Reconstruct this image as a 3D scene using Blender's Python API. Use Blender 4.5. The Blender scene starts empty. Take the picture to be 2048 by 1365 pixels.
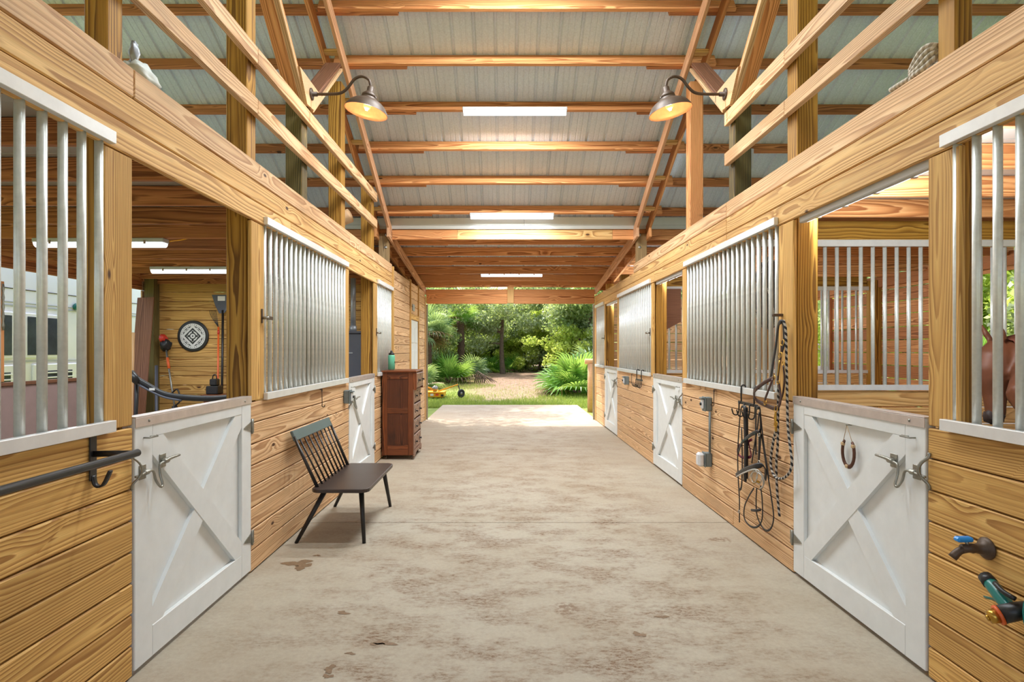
import bpy, math, random
import numpy as np
from mathutils import Vector, Matrix

random.seed(7)
RNG = np.random.default_rng(11)
SC = bpy.context.scene
COL = SC.collection
PI = math.pi

# ------------------------------------------------------------------ camera, sky, sun, exposure
CAM_H = 1.512
FPX = 1150.0            # focal length in pixels of the 2048 x 1365 frame
cam_d = bpy.data.cameras.new('camera')
cam_d.sensor_fit = 'HORIZONTAL'
cam_d.sensor_width = 36.0
cam_d.lens = 36.0 * FPX / 2048.0
cam_d.shift_x = (1024 - 1010) / 2048.0
cam_d.shift_y = (700 - 682.5) / 2048.0
cam_d.clip_start = 0.05
cam_d.clip_end = 400
cam = bpy.data.objects.new('camera', cam_d)
COL.objects.link(cam)
cam.location = (0, 0, CAM_H)
cam.rotation_euler = (PI / 2, 0, 0)
SC.camera = cam

SUN_DIR = Vector((0.60, -1.10, -2.50)).normalized()
world = bpy.data.worlds.new('world')
SC.world = world
world.use_nodes = True
wn = world.node_tree
wn.nodes.clear()
w_out = wn.nodes.new('ShaderNodeOutputWorld')
w_bg = wn.nodes.new('ShaderNodeBackground')
w_sky = wn.nodes.new('ShaderNodeTexSky')
w_sky.sky_type = 'NISHITA'
w_sky.sun_disc = False
w_sky.sun_elevation = math.asin(-SUN_DIR.z)
w_sky.sun_rotation = math.atan2(-SUN_DIR.x, -SUN_DIR.y)
w_sky.air_density = 1.0
w_sky.dust_density = 4.0
w_sky.ozone_density = 0.6
w_bg.inputs['Strength'].default_value = 0.28
w_hsv = wn.nodes.new('ShaderNodeHueSaturation')
w_hsv.inputs['Saturation'].default_value = 0.80
wn.links.new(w_sky.outputs[0], w_hsv.inputs['Color'])
wn.links.new(w_hsv.outputs[0], w_bg.inputs[0])
wn.links.new(w_bg.outputs[0], w_out.inputs[0])

sun_d = bpy.data.lights.new('sun', 'SUN')
sun_d.energy = 2.9
sun_d.angle = math.radians(0.6)
sun_d.color = (1.0, 0.95, 0.87)
sun = bpy.data.objects.new('sun', sun_d)
COL.objects.link(sun)
sun.rotation_euler = SUN_DIR.to_track_quat('-Z', 'Y').to_euler()
sun.location = (-8, 20, 30)

vs = SC.view_settings
vs.view_transform = 'Standard'
vs.look = 'None'
vs.gamma = 1.0
vs.use_curve_mapping = False
vs.exposure = 1.08
try:
    SC.cycles.use_denoising = True
    SC.cycles.max_bounces = 8
    SC.cycles.diffuse_bounces = 5
    SC.cycles.transparent_max_bounces = 8
    SC.cycles.sample_clamp_indirect = 6.0
except Exception:
    pass
TUBE_W = 50.0           # watts of a strip light tube
BULB_W = 3.0

# ------------------------------------------------------------------ main measures (metres)
XL, XR = -1.714, 1.946          # faces of the two aisle walls
XLO, XRO = -5.37, 5.606         # outer walls
YEND = 12.35                    # far end of the barn
RIDGE = 3.20
SLOPE = 0.52
ROOF_C = 7.862                  # underside of the main purlins: z = ROOF_C - SLOPE*y
LEAN_C, LEAN_S = 1.512 + 2.80, 0.118
EAVE = 8.69
def zroof(y):
    if y < RIDGE: y = 2 * RIDGE - y
    return ROOF_C - SLOPE * y
def zlean(y):
    return LEAN_C - LEAN_S * y

# ------------------------------------------------------------------ material helpers
MATS = {}
def new_mat(name):
    m = bpy.data.materials.new(name)
    m.use_nodes = True
    nt = m.node_tree
    nt.nodes.clear()
    out = nt.nodes.new('ShaderNodeOutputMaterial')
    b = nt.nodes.new('ShaderNodeBsdfPrincipled')
    nt.links.new(b.outputs[0], out.inputs[0])
    MATS[name] = m
    return m, nt, b, out
def srgb(r, g, b):
    f = lambda c: (c / 255 / 12.92) if c / 255 <= 0.04045 else ((c / 255 + 0.055) / 1.055) ** 2.4
    return (f(r), f(g), f(b), 1)
class N:
    """tiny node-graph writer"""
    def __init__(s, nt): s.nt = nt
    def node(s, t, **kw):
        n = s.nt.nodes.new(t)
        for k, v in kw.items(): setattr(n, k, v)
        return n
    def put(s, sock, v):
        if hasattr(v, 'is_output'): s.nt.links.new(v, sock)
        else: sock.default_value = v
    def math(s, op, a, b=0.0, c=None, clamp=False):
        n = s.node('ShaderNodeMath', operation=op, use_clamp=clamp)
        s.put(n.inputs[0], a); s.put(n.inputs[1], b)
        if c is not None: s.put(n.inputs[2], c)
        return n.outputs[0]
    def vmath(s, op, a, b):
        n = s.node('ShaderNodeVectorMath', operation=op)
        s.put(n.inputs[0], a); s.put(n.inputs[1], b)
        return n.outputs[0]
    def noise(s, vec, scale=1.0, detail=2.0, rough=0.5, color=False):
        n = s.node('ShaderNodeTexNoise')
        s.put(n.inputs['Vector'], vec)
        n.inputs['Scale'].default_value = scale
        n.inputs['Detail'].default_value = detail
        n.inputs['Roughness'].default_value = rough
        return n.outputs['Color'] if color else n.outputs[0]
    def mix(s, fac, a, b, blend='MIX'):
        n = s.node('ShaderNodeMix', data_type='RGBA', blend_type=blend)
        n.clamp_factor = True
        s.put(n.inputs[0], fac); s.put(n.inputs[6], a); s.put(n.inputs[7], b)
        return n.outputs[2]
    def ramp(s, fac, stops, interp='LINEAR'):
        n = s.node('ShaderNodeValToRGB')
        n.color_ramp.interpolation = interp
        e = n.color_ramp.elements
        while len(e) < len(stops): e.new(0.5)
        for el, (p, c) in zip(e, stops):
            el.position = p; el.color = c
        s.put(n.inputs[0], fac)
        return n.outputs[0]
    def smooth(s, v, lo, hi):
        n = s.node('ShaderNodeMapRange', interpolation_type='SMOOTHSTEP')
        s.put(n.inputs[0], v)
        n.inputs[1].default_value = lo; n.inputs[2].default_value = hi
        return n.outputs[0]
    def sep(s, v):
        n = s.node('ShaderNodeSeparateXYZ'); s.put(n.inputs[0], v); return n.outputs
    def comb(s, x, y, z):
        n = s.node('ShaderNodeCombineXYZ')
        s.put(n.inputs[0], x); s.put(n.inputs[1], y); s.put(n.inputs[2], z)
        return n.outputs[0]
    def bump(s, h, strength=0.3, dist=0.01):
        n = s.node('ShaderNodeBump')
        n.inputs['Strength'].default_value = strength
        n.inputs['Distance'].default_value = dist
        s.put(n.inputs['Height'], h)
        return n.outputs[0]

def wood(name, light, mid, dark, freq=70.0, rough=0.62, vary=0.22, knots=0.5, dirt=0.0, dirtcol=(0.12, 0.1, 0.08, 1)):
    """pine board; grain runs along the object's own x axis"""
    m, nt, b, out = new_mat(name)
    g = N(nt)
    tc = g.node('ShaderNodeTexCoord').outputs['Object']
    rnd = g.node('ShaderNodeObjectInfo').outputs['Random']
    fr = lambda k: g.math('FRACT', g.math('MULTIPLY', rnd, k))
    off = g.comb(g.math('MULTIPLY', rnd, 371.0), g.math('MULTIPLY', fr(17.3), 91.0), g.math('MULTIPLY', fr(29.7), 53.0))
    p = g.vmath('ADD', tc, off)
    xyz = g.sep(tc)
    low = g.sep(g.noise(g.vmath('MULTIPLY', p, (0.55, 3.0, 3.0)), 1.0, 1.5, 0.5, color=True))
    # knots
    vor = g.node('ShaderNodeTexVoronoi')
    g.put(vor.inputs['Vector'], g.vmath('MULTIPLY', p, (2.3, 5.2, 0.6)))
    vor.inputs['Scale'].default_value = 1.0
    kd = vor.outputs['Distance']
    pres = g.math('GREATER_THAN', g.sep(vor.outputs['Color'])[0], 1.0 - knots)
    kn = g.math('MULTIPLY', g.smooth(kd, 0.085, 0.045), pres)
    warp = g.math('MULTIPLY', g.math('POWER', 2.718, g.math('MULTIPLY', g.math('MULTIPLY', kd, kd), -22.0)), g.math('MULTIPLY', pres, 0.022))
    yy = g.math('ADD', g.math('ADD', xyz[1], g.math('MULTIPLY', g.math('SUBTRACT', fr(7.7), 0.5), 0.13)), g.math('MULTIPLY', g.math('SUBTRACT', low[0], 0.5), 0.07))
    zz = g.math('ADD', g.math('ADD', xyz[2], g.math('ADD', g.math('MULTIPLY', fr(13.1), 0.09), 0.025)), g.math('MULTIPLY', g.math('SUBTRACT', low[1], 0.5), 0.10))
    r = g.math('SQRT', g.math('ADD', g.math('MULTIPLY', yy, yy), g.math('MULTIPLY', zz, zz)))
    r = g.math('ADD', r, warp)
    wob = g.noise(g.vmath('MULTIPLY', p, (3.0, 40.0, 40.0)), 1.0, 2.0)
    ph = g.math('FRACT', g.math('ADD', g.math('MULTIPLY', r, freq), g.math('MULTIPLY', wob, 0.55)))
    col = g.ramp(ph, [(0.0, light), (0.45, mid), (0.80, dark), (0.93, dark), (1.0, light)])
    broad = g.noise(g.vmath('MULTIPLY', p, (0.8, 9.0, 9.0)), 1.0, 3.0)
    col = g.mix(g.math('MULTIPLY', g.smooth(broad, 0.42, 0.75), 0.7), col, mid)
    fib = g.noise(g.vmath('MULTIPLY', p, (4.0, 190.0, 190.0)), 1.0, 2.0)
    col = g.mix(1.0, col, g.ramp(fib, [(0.25, (0.80, 0.78, 0.74, 1)), (0.7, (1.08, 1.08, 1.08, 1))]), 'MULTIPLY')
    col = g.mix(kn, col, (0.085, 0.034, 0.014, 1))
    if dirt > 0:
        dn = g.noise(g.vmath('MULTIPLY', p, (1.6, 5.0, 5.0)), 1.0, 4.0, 0.65)
        col = g.mix(g.math('MULTIPLY', g.smooth(dn, 0.50, 0.74), dirt), col, dirtcol)
    v = g.math('ADD', g.math('MULTIPLY', fr(5.3), 2 * vary), 1.0 - vary)
    tint = g.comb(v, g.math('POWER', v, 1.08), g.math('POWER', v, 1.22))
    col = g.mix(1.0, col, tint, 'MULTIPLY')
    g.put(b.inputs['Base Color'], col)
    b.inputs['Roughness'].default_value = rough
    b.inputs['Specular IOR Level'].default_value = 0.3
    g.put(b.inputs['Normal'], g.bump(g.math('ADD', ph, fib), 0.16, 0.004))
    return m

def plain(name, col, rough=0.5, metal=0.0, var=0.0, scale=8.0, bump=0.0, spec=0.5, emit=None, estr=0.0):
    m, nt, b, out = new_mat(name)
    g = N(nt)
    tc = g.node('ShaderNodeTexCoord').outputs['Object']
    n = g.noise(tc, scale, 4.0, 0.6)
    c2 = tuple(max(0, c * (1 - var)) for c in col[:3]) + (1,)
    c3 = tuple(min(1, c * (1 + var * 0.6)) for c in col[:3]) + (1,)
    g.put(b.inputs['Base Color'], g.ramp(n, [(0.3, c2), (0.7, c3)]))
    b.inputs['Roughness'].default_value = rough
    b.inputs['Metallic'].default_value = metal
    b.inputs['Specular IOR Level'].default_value = spec
    if bump: g.put(b.inputs['Normal'], g.bump(n, bump, 0.004))
    if emit:
        b.inputs['Emission Color'].default_value = emit
        b.inputs['Emission Strength'].default_value = estr
    return m

W_GOLD = wood('golden pine', srgb(226, 184, 112), srgb(208, 162, 92), srgb(166, 118, 62), 92, vary=0.12)
W_PALE = wood('pale pine', srgb(236, 200, 156), srgb(222, 180, 134), srgb(182, 136, 94), 92, vary=0.12, dirt=0.25, dirtcol=(0.24, 0.17, 0.12, 1))
W_FASC = wood('fascia pine', srgb(234, 194, 132), srgb(220, 174, 110), srgb(176, 128, 74), 80, vary=0.10, dirt=0.20, dirtcol=(0.25, 0.18, 0.11, 1))
W_ROSE = wood('rosy rafter pine', srgb(236, 190, 150), srgb(222, 168, 126), srgb(178, 122, 84), 92, vary=0.08, knots=0.25)
W_ORNG = wood('orange rafter pine', srgb(236, 176, 118), srgb(214, 146, 90), srgb(166, 102, 58), 92, vary=0.15, knots=0.4)
W_RUST = wood('red brown joist pine', srgb(208, 142, 92), srgb(184, 118, 72), srgb(134, 80, 46), 92, vary=0.16, knots=0.45)
W_OLIVE = wood('treated post pine', srgb(196, 150, 68), srgb(170, 122, 46), srgb(116, 76, 24), 60, vary=0.10, knots=0.5)
W_GREEN = wood('green weathered post', srgb(140, 124, 76), srgb(112, 100, 58), srgb(70, 62, 36), 80, vary=0.10, dirt=0.5, dirtcol=(0.05, 0.055, 0.03, 1))
W_GREY = wood('weathered rail wood', srgb(186, 156, 112), srgb(164, 134, 92), srgb(120, 96, 64), 80, vary=0.08, dirt=0.3)
W_TAN = wood('old plywood brown', srgb(150, 104, 78), srgb(132, 90, 66), srgb(98, 64, 46), 60, vary=0.08, knots=0.1)
W_CHEST = wood('dresser walnut', srgb(146, 84, 46), srgb(118, 62, 32), srgb(66, 32, 16), 110, rough=0.42, vary=0.10, knots=0.08, dirt=0.55, dirtcol=(0.035, 0.017, 0.01, 1))
W_CHESTD = wood('dresser dark panel', srgb(112, 62, 36), srgb(90, 48, 26), srgb(48, 24, 13), 110, rough=0.42, vary=0.10, knots=0.05, dirt=0.7, dirtcol=(0.02, 0.011, 0.007, 1))
W_CHESTF = wood('dresser worn front', srgb(170, 138, 116), srgb(148, 112, 92), srgb(112, 80, 64), 110, rough=0.45, vary=0.10, knots=0.05, dirt=0.4, dirtcol=(0.09, 0.06, 0.05, 1))
M_WHITE = plain('white door paint', srgb(222, 224, 222), 0.45, 0, 0.05, 9.0, 0.05)
M_WHITE2 = plain('white metal trim', srgb(226, 226, 224), 0.35, 0.25, 0.06, 14)
M_CAP = plain('door edge aluminium', srgb(206, 194, 186), 0.36, 0.45, 0.12, 12)
M_GALV = plain('galvanised tube', srgb(218, 219, 212), 0.36, 0.30, 0.10, 40)
M_ZINC = plain('zinc hardware', srgb(150, 148, 138), 0.40, 0.75, 0.2, 40)
M_BLACK = plain('black satin paint', srgb(34, 32, 31), 0.42, 0, 0.15, 30)
M_SEAT = plain('dark brown seat paint', srgb(62, 50, 46), 0.33, 0, 0.14, 6)
M_GREYBLUE = plain('grey green back rail paint', srgb(92, 106, 106), 0.35, 0, 0.08, 6)
M_LEATH = plain('black leather', srgb(30, 27, 27), 0.48, 0, 0.25, 60)
M_BROWNL = plain('brown leather', srgb(64, 36, 30), 0.45, 0, 0.25, 60)
M_BRASS = plain('brass fitting', srgb(196, 154, 70), 0.28, 0.9, 0.1, 40)
M_STEEL = plain('bright steel', srgb(205, 205, 200), 0.25, 0.9, 0.1, 40)
M_ELBOX = plain('grey electric box', srgb(112, 122, 122), 0.55, 0.1, 0.08, 20)
M_CLEAR = plain('clear plastic cover', srgb(214, 216, 218), 0.15, 0, 0.05, 20)
M_BRONZE = plain('lamp bronze', srgb(86, 68, 53), 0.5, 0.25, 0.2, 30)
M_COPPER = plain('lamp copper lining', srgb(204, 142, 104), 0.35, 0.55, 0.12, 30)
M_BULB = plain('amber bulb glass', srgb(255, 190, 90), 0.2, 0, 0, 5, emit=(1.0, 0.42, 0.06, 1), estr=2.2)
M_FIL = plain('bulb filament', srgb(255, 230, 170), 0.2, 0, 0, 5, emit=(1.0, 0.86, 0.5, 1), estr=22.0)
M_TUBE = plain('lit diffuser', srgb(240, 244, 255), 0.3, 0, 0, 5, emit=(0.90, 0.95, 1.0, 1), estr=1.6)
M_TUBED = plain('dim diffuser', srgb(232, 234, 242), 0.3, 0, 0, 5, emit=(0.90, 0.93, 1.0, 1), estr=0.45)
M_LHOUS = plain('light housing', srgb(206, 208, 210), 0.45, 0, 0.04, 10)
M_BOTTLE = plain('mint bottle', srgb(104, 186, 152), 0.32, 0, 0.04, 10)
M_RED = plain('red plastic', srgb(196, 52, 34), 0.4, 0, 0.1, 10)
M_ORANGE = plain('orange paint', srgb(220, 96, 40), 0.4, 0, 0.1, 10)
M_YELLOW = plain('yellow machine paint', srgb(238, 168, 20), 0.4, 0, 0.12, 10)
M_RUBBER = plain('black rubber', srgb(36, 36, 38), 0.75, 0, 0.2, 30)
M_TEAL = plain('teal plastic', srgb(20, 112, 104), 0.28, 0, 0.1, 10)
M_BLUE = plain('bright blue plastic', srgb(34, 140, 218), 0.35, 0, 0.05, 10)
M_BURG = plain('burgundy strap', srgb(112, 28, 52), 0.55, 0, 0.1, 30)
M_PRINT = plain('white print', srgb(222, 220, 214), 0.55, 0, 0.03, 10)
M_DUCT = plain('dark grey machine cabinet', srgb(84, 86, 96), 0.5, 0.1, 0.08, 5)
M_PIPE = plain('light grey vent pipe', srgb(168, 172, 178), 0.4, 0.4, 0.08, 12)
M_MAUVE = plain('mauve grey panel', srgb(158, 134, 130), 0.6, 0, 0.06, 7)
M_RV = plain('white camper skin', srgb(240, 244, 250), 0.35, 0, 0.03, 2)
M_RVG = plain('pale grey camper trim', srgb(186, 192, 202), 0.35, 0.1, 0.05, 4)
M_GLASS = plain('dark camper glass', srgb(70, 76, 88), 0.08, 0, 0.35, 3)
M_BAG = plain('brown wrapping paper', srgb(190, 152, 112), 0.7, 0, 0.1, 10)
M_PLAST = plain('white plastic bag', srgb(208, 214, 208), 0.45, 0, 0.1, 18)
M_SHEET = plain('bright flashing metal', srgb(198, 198, 192), 0.42, 0.4, 0.06, 3)
M_HORSE = plain('chestnut coat', srgb(106, 60, 36), 0.55, 0, 0.22, 9)
M_MUZ = plain('dark muzzle skin', srgb(60, 46, 42), 0.6, 0, 0.2, 20)
M_MANE = plain('dark red mane', srgb(104, 50, 30), 0.7, 0, 0.3, 40)
M_LINE = plain('pale twine', srgb(190, 160, 120), 0.8, 0, 0.1, 40)
M_HSHOE = plain('rusty horseshoe iron', srgb(96, 62, 48), 0.5, 0.5, 0.3, 60)
M_SILVER = plain('silver braid', srgb(196, 194, 188), 0.4, 0.3, 0.15, 40)

def mat_rope(name, ca, cb, pitch=26.0):
    m, nt, b, out = new_mat(name)
    g = N(nt)
    uv = g.node('ShaderNodeUVMap').outputs[0]
    s = g.sep(uv)
    ph = g.math('FRACT', g.math('ADD', g.math('MULTIPLY', s[1], pitch), s[0]))
    g.put(b.inputs['Base Color'], g.mix(g.math('GREATER_THAN', ph, 0.5), ca, cb))
    b.inputs['Roughness'].default_value = 0.8
    g.put(b.inputs['Normal'], g.bump(g.math('PINGPONG', ph, 0.5), 0.6, 0.004))
    return m
M_ROPEBW = mat_rope('black and white rope', srgb(34, 32, 34), srgb(186, 176, 162), 24.0)
M_ROPEW = mat_rope('white cotton rope', srgb(206, 196, 180), srgb(172, 160, 142), 40.0)

def mat_roof():
    m, nt, b, out = new_mat('roof sheet metal')
    g = N(nt)
    pos = g.node('ShaderNodeNewGeometry').outputs['Position']
    n = g.noise(g.vmath('MULTIPLY', pos, (1.2, 0.4, 0.4)), 1.0, 4.0, 0.6)
    f = g.noise(pos, 60.0, 2.0)
    col = g.ramp(n, [(0.3, srgb(206, 216, 226)), (0.7, srgb(224, 232, 240))])
    col = g.mix(1.0, col, g.ramp(f, [(0.3, (0.9, 0.9, 0.9, 1)), (0.7, (1.05, 1.05, 1.05, 1))]), 'MULTIPLY')
    g.put(b.inputs['Base Color'], col)
    b.inputs['Metallic'].default_value = 0.15
    b.inputs['Roughness'].default_value = 0.45
    return m
M_ROOF = mat_roof()

def mat_concrete():
    m, nt, b, out = new_mat('stained concrete')
    g = N(nt)
    pos = g.node('ShaderNodeNewGeometry').outputs['Position']
    s = g.sep(pos)
    big = g.noise(pos, 0.9, 5.0, 0.62)
    med = g.noise(g.vmath('ADD', g.vmath('MULTIPLY', pos, (1.0, 1.6, 1.0)), (7.3, 1.1, 0)), 2.6, 8.0, 0.74)
    fine = g.noise(pos, 38.0, 6.0, 0.75)
    col = g.ramp(big, [(0.28, srgb(182, 174, 158)), (0.72, srgb(166, 153, 132))])
    # warm dirt tracked in, heaviest along the middle of the aisle
    mid = g.math('SUBTRACT', 1.0, g.smooth(g.math('ABSOLUTE', g.math('SUBTRACT', s[0], 0.15)), 0.7, 1.9))
    d = g.math('MULTIPLY', g.smooth(med, 0.41, 0.64), g.math('ADD', g.math('MULTIPLY', mid, 0.70), 0.18))
    grain = g.smooth(g.noise(g.vmath('MULTIPLY', pos, (1.0, 2.2, 1.0)), 22.0, 8.0, 0.85), 0.44, 0.60)
    d = g.math('MULTIPLY', d, g.math('ADD', g.math('MULTIPLY', grain, 0.95), 0.22))
    col = g.mix(d, col, srgb(112, 80, 50))
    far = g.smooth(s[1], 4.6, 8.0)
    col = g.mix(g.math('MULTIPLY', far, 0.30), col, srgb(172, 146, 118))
    # dark drips and scuffs
    vo = g.node('ShaderNodeTexVoronoi')
    g.put(vo.inputs['Vector'], g.vmath('ADD', pos, g.vmath('MULTIPLY', g.noise(pos, 6.0, 3.0, 0.6, color=True), (0.16, 0.16, 0))))
    vo.inputs['Scale'].default_value = 1.7
    sp = g.math('MULTIPLY', g.smooth(vo.outputs['Distance'], 0.16, 0.10), g.math('GREATER_THAN', g.sep(vo.outputs['Color'])[1], 0.62))
    sp = g.math('MULTIPLY', sp, g.smooth(g.noise(pos, 30.0, 2.0), 0.40, 0.55))
    col = g.mix(g.math('MULTIPLY', sp, 0.6), col, srgb(112, 80, 52))
    fl = g.smooth(g.noise(g.vmath('ADD', pos, (3.1, 9.2, 0)), 34.0, 3.0, 0.7), 0.70, 0.76)
    col = g.mix(g.math('MULTIPLY', fl, 0.55), col, srgb(92, 66, 44))
    col = g.mix(1.0, col, g.ramp(fine, [(0.3, (0.88, 0.87, 0.85, 1)), (0.7, (1.06, 1.06, 1.06, 1))]), 'MULTIPLY')
    g.put(b.inputs['Base Color'], col)
    b.inputs['Roughness'].default_value = 0.72
    b.inputs['Specular IOR Level'].default_value = 0.3
    g.put(b.inputs['Normal'], g.bump(fine, 0.15, 0.004))
    return m
M_CONC = mat_concrete()
M_STAIN = plain('damp mud stain', srgb(126, 100, 72), 0.6, 0, 0.25, 40)
M_JOINT = plain('dark slab joint', srgb(92, 80, 66), 0.9, 0, 0.2, 30)

def mat_ground():
    m, nt, b, out = new_mat('grass and dirt ground')
    g = N(nt)
    pos = g.node('ShaderNodeNewGeometry').outputs['Position']
    s = g.sep(pos)
    n1 = g.noise(pos, 0.55, 5.0, 0.65)
    n2 = g.noise(pos, 6.0, 6.0, 0.75)
    grass = g.ramp(n2, [(0.25, srgb(74, 92, 34)), (0.5, srgb(122, 140, 60)), (0.75, srgb(160, 172, 90))])
    dirt = g.ramp(n2, [(0.25, srgb(84, 62, 50)), (0.5, srgb(132, 106, 88)), (0.8, srgb(176, 156, 138))])
    litter = g.ramp(n2, [(0.25, srgb(70, 48, 34)), (0.55, srgb(126, 92, 66)), (0.8, srgb(168, 132, 98))])
    px = g.math('ABSOLUTE', g.math('SUBTRACT', s[0], g.math('ADD', g.math('MULTIPLY', g.math('SUBTRACT', s[1], 16.0), 0.04), 0.1)))
    track = g.math('MULTIPLY', g.smooth(g.math('ADD', px, g.math('MULTIPLY', n1, 1.6)), 2.9, 1.7), g.smooth(s[1], 16.6, 18.5))
    wood_ = g.smooth(g.math('ADD', s[1], g.math('MULTIPLY', n1, 6.0)), 22.5, 26.0)
    col = g.mix(g.math('MULTIPLY', wood_, 0.85), grass, litter)
    col = g.mix(g.math('MULTIPLY', track, 0.85), col, dirt)
    g.put(b.inputs['Base Color'], col)
    b.inputs['Roughness'].default_value = 0.95
    g.put(b.inputs['Normal'], g.bump(n2, 0.6, 0.03))
    return m
M_GROUND = mat_ground()

def mat_leaf(name, c1, c2, c3, trans=0.52, rough=0.45):
    m, nt, b, out = new_mat(name)
    g = N(nt)
    pos = g.node('ShaderNodeNewGeometry').outputs['Position']
    rnd = g.node('ShaderNodeNewGeometry').outputs['Random Per Island']
    n = g.noise(pos, 0.7, 2.0)
    f = g.math('ADD', g.math('MULTIPLY', rnd, 0.65), g.math('MULTIPLY', n, 0.4))
    col = g.ramp(f, [(0.15, c1), (0.5, c2), (0.9, c3)])
    g.put(b.inputs['Base Color'], col)
    b.inputs['Roughness'].default_value = rough
    t = g.node('ShaderNodeBsdfTranslucent')
    g.put(t.inputs[0], g.mix(0.55, col, (0.62, 0.74, 0.14, 1)))
    ms = g.node('ShaderNodeMixShader')
    ms.inputs[0].default_value = trans
    nt.links.new(b.outputs[0], ms.inputs[1])
    nt.links.new(t.outputs[0], ms.inputs[2])
    nt.links.new(ms.outputs[0], out.inputs[0])
    return m
L_OAK = mat_leaf('oak leaf', srgb(96, 116, 84), srgb(146, 164, 124), srgb(212, 220, 196))
L_LIME = mat_leaf('lime understory leaf', srgb(118, 146, 52), srgb(170, 192, 78), srgb(222, 228, 124), 0.58)
L_DEEP = mat_leaf('deep green leaf', srgb(72, 100, 66), srgb(112, 142, 94), srgb(176, 194, 150))
L_PALM = mat_leaf('palmetto leaf', srgb(46, 98, 36), srgb(84, 150, 54), srgb(140, 192, 88), 0.42, 0.35)
L_PALMB = mat_leaf('blue green palmetto leaf', srgb(74, 108, 74), srgb(116, 152, 110), srgb(176, 200, 158), 0.36, 0.35)
L_DEAD = mat_leaf('dry brown frond', srgb(92, 68, 48), srgb(134, 104, 76), srgb(176, 148, 114), 0.2)
L_GRASS = mat_leaf('grass blade', srgb(72, 98, 32), srgb(116, 142, 52), srgb(168, 178, 88), 0.3, 0.6)
M_BARK = plain('oak bark', srgb(112, 94, 78), 0.9, 0, 0.4, 14, 0.8)
M_PBARK = plain('palm boot bark', srgb(92, 70, 52), 0.95, 0, 0.5, 18, 1.0)

# ------------------------------------------------------------------ object helpers
WM = {}
def put(o, W, parent=None):
    WM[o.name] = W
    if parent is not None:
        o.parent = parent
        o.matrix_parent_inverse = Matrix.Identity(4)
        o.matrix_basis = WM[parent.name].inverted() @ W
    else:
        o.matrix_basis = W
    COL.objects.link(o)
    return o
def tag(o, label=None, cat=None, group=None, kind=None):
    if label: o['label'] = label
    if cat: o['category'] = cat
    if group: o['group'] = group
    if kind: o['kind'] = kind
    return o
def empty(name, loc=(0, 0, 0), label=None, cat=None, group=None, kind=None, parent=None):
    o = bpy.data.objects.new(name, None)
    o.empty_display_size = 0.1
    put(o, Matrix.Translation(Vector(loc)), parent)
    return tag(o, label, cat, group, kind)
def struct(name, loc=(0, 0, 0), label=None):
    return empty(name, loc, label, kind='structure')

def mesh_of(name, verts, faces, mat, smooth=False, uvs=None):
    me = bpy.data.meshes.new(name)
    me.from_pydata(verts, [], faces)
    if uvs is not None:
        uv = me.uv_layers.new(name='UVMap')
        flat = [c for f in uvs for c in f]
        for i, c in enumerate(flat): uv.data[i].uv = c
    if mat is not None: me.materials.append(mat)
    if smooth:
        me.polygons.foreach_set('use_smooth', [True] * len(me.polygons))
    me.update()
    return me
def add_mesh(name, verts, faces, mat, parent=None, smooth=False, W=None, uvs=None):
    """verts in world metres; the origin is moved to the middle of the bounding box bottom"""
    if W is None:
        a = np.array(verts, dtype=float)
        lo, hi = a.min(0), a.max(0)
        c = Vector(((lo[0] + hi[0]) / 2, (lo[1] + hi[1]) / 2, lo[2]))
        W = Matrix.Translation(c)
        verts = (a - np.array(c)).tolist()
    o = bpy.data.objects.new(name, mesh_of(name, verts, faces, mat, smooth, uvs))
    return put(o, W, parent)

BOXES = {}
def box_mesh(l, w, t, mat, bev):
    key = (round(l, 3), round(w, 3), round(t, 3), mat.name, bev)
    if key in BOXES: return BOXES[key]
    b = min(bev, 0.3 * min(l, w, t))
    h = (l / 2, w / 2, t / 2)
    V, F, idx = [], [], {}
    for sx in (-1, 1):
        for sy in (-1, 1):
            for sz in (-1, 1):
                for ax in range(3):
                    p = [sx * (h[0] - b), sy * (h[1] - b), sz * (h[2] - b)]
                    p[ax] += (sx, sy, sz)[ax] * b
                    idx[(sx, sy, sz, ax)] = len(V); V.append(p)
    S = (-1, 1)
    for ax in range(3):
        u, v = (ax + 1) % 3, (ax + 2) % 3
        for s in S:
            q = []
            for su, sv in ((-1, -1), (1, -1), (1, 1), (-1, 1)):
                k = [0, 0, 0]; k[ax] = s; k[u] = su; k[v] = sv
                q.append(idx[(k[0], k[1], k[2], ax)])
            F.append(q if s > 0 else q[::-1])
    for ax in range(3):                       # edge strips run along axis ax
        u, v = (ax + 1) % 3, (ax + 2) % 3
        for su in S:
            for sv in S:
                def K(e, a):
                    k = [0, 0, 0]; k[ax] = e; k[u] = su; k[v] = sv
                    return idx[(k[0], k[1], k[2], a)]
                q = [K(-1, u), K(1, u), K(1, v), K(-1, v)]
                F.append(q if su * sv < 0 else q[::-1])
    for sx in S:
        for sy in S:
            for sz in S:
                q = [idx[(sx, sy, sz, a)] for a in range(3)]
                F.append(q if sx * sy * sz > 0 else q[::-1])
    me = mesh_of('box', V, F, mat)
    import bmesh
    bm = bmesh.new(); bm.from_mesh(me)
    bmesh.ops.recalc_face_normals(bm, faces=bm.faces)
    bm.to_mesh(me); bm.free()
    BOXES[key] = me
    return me
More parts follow.
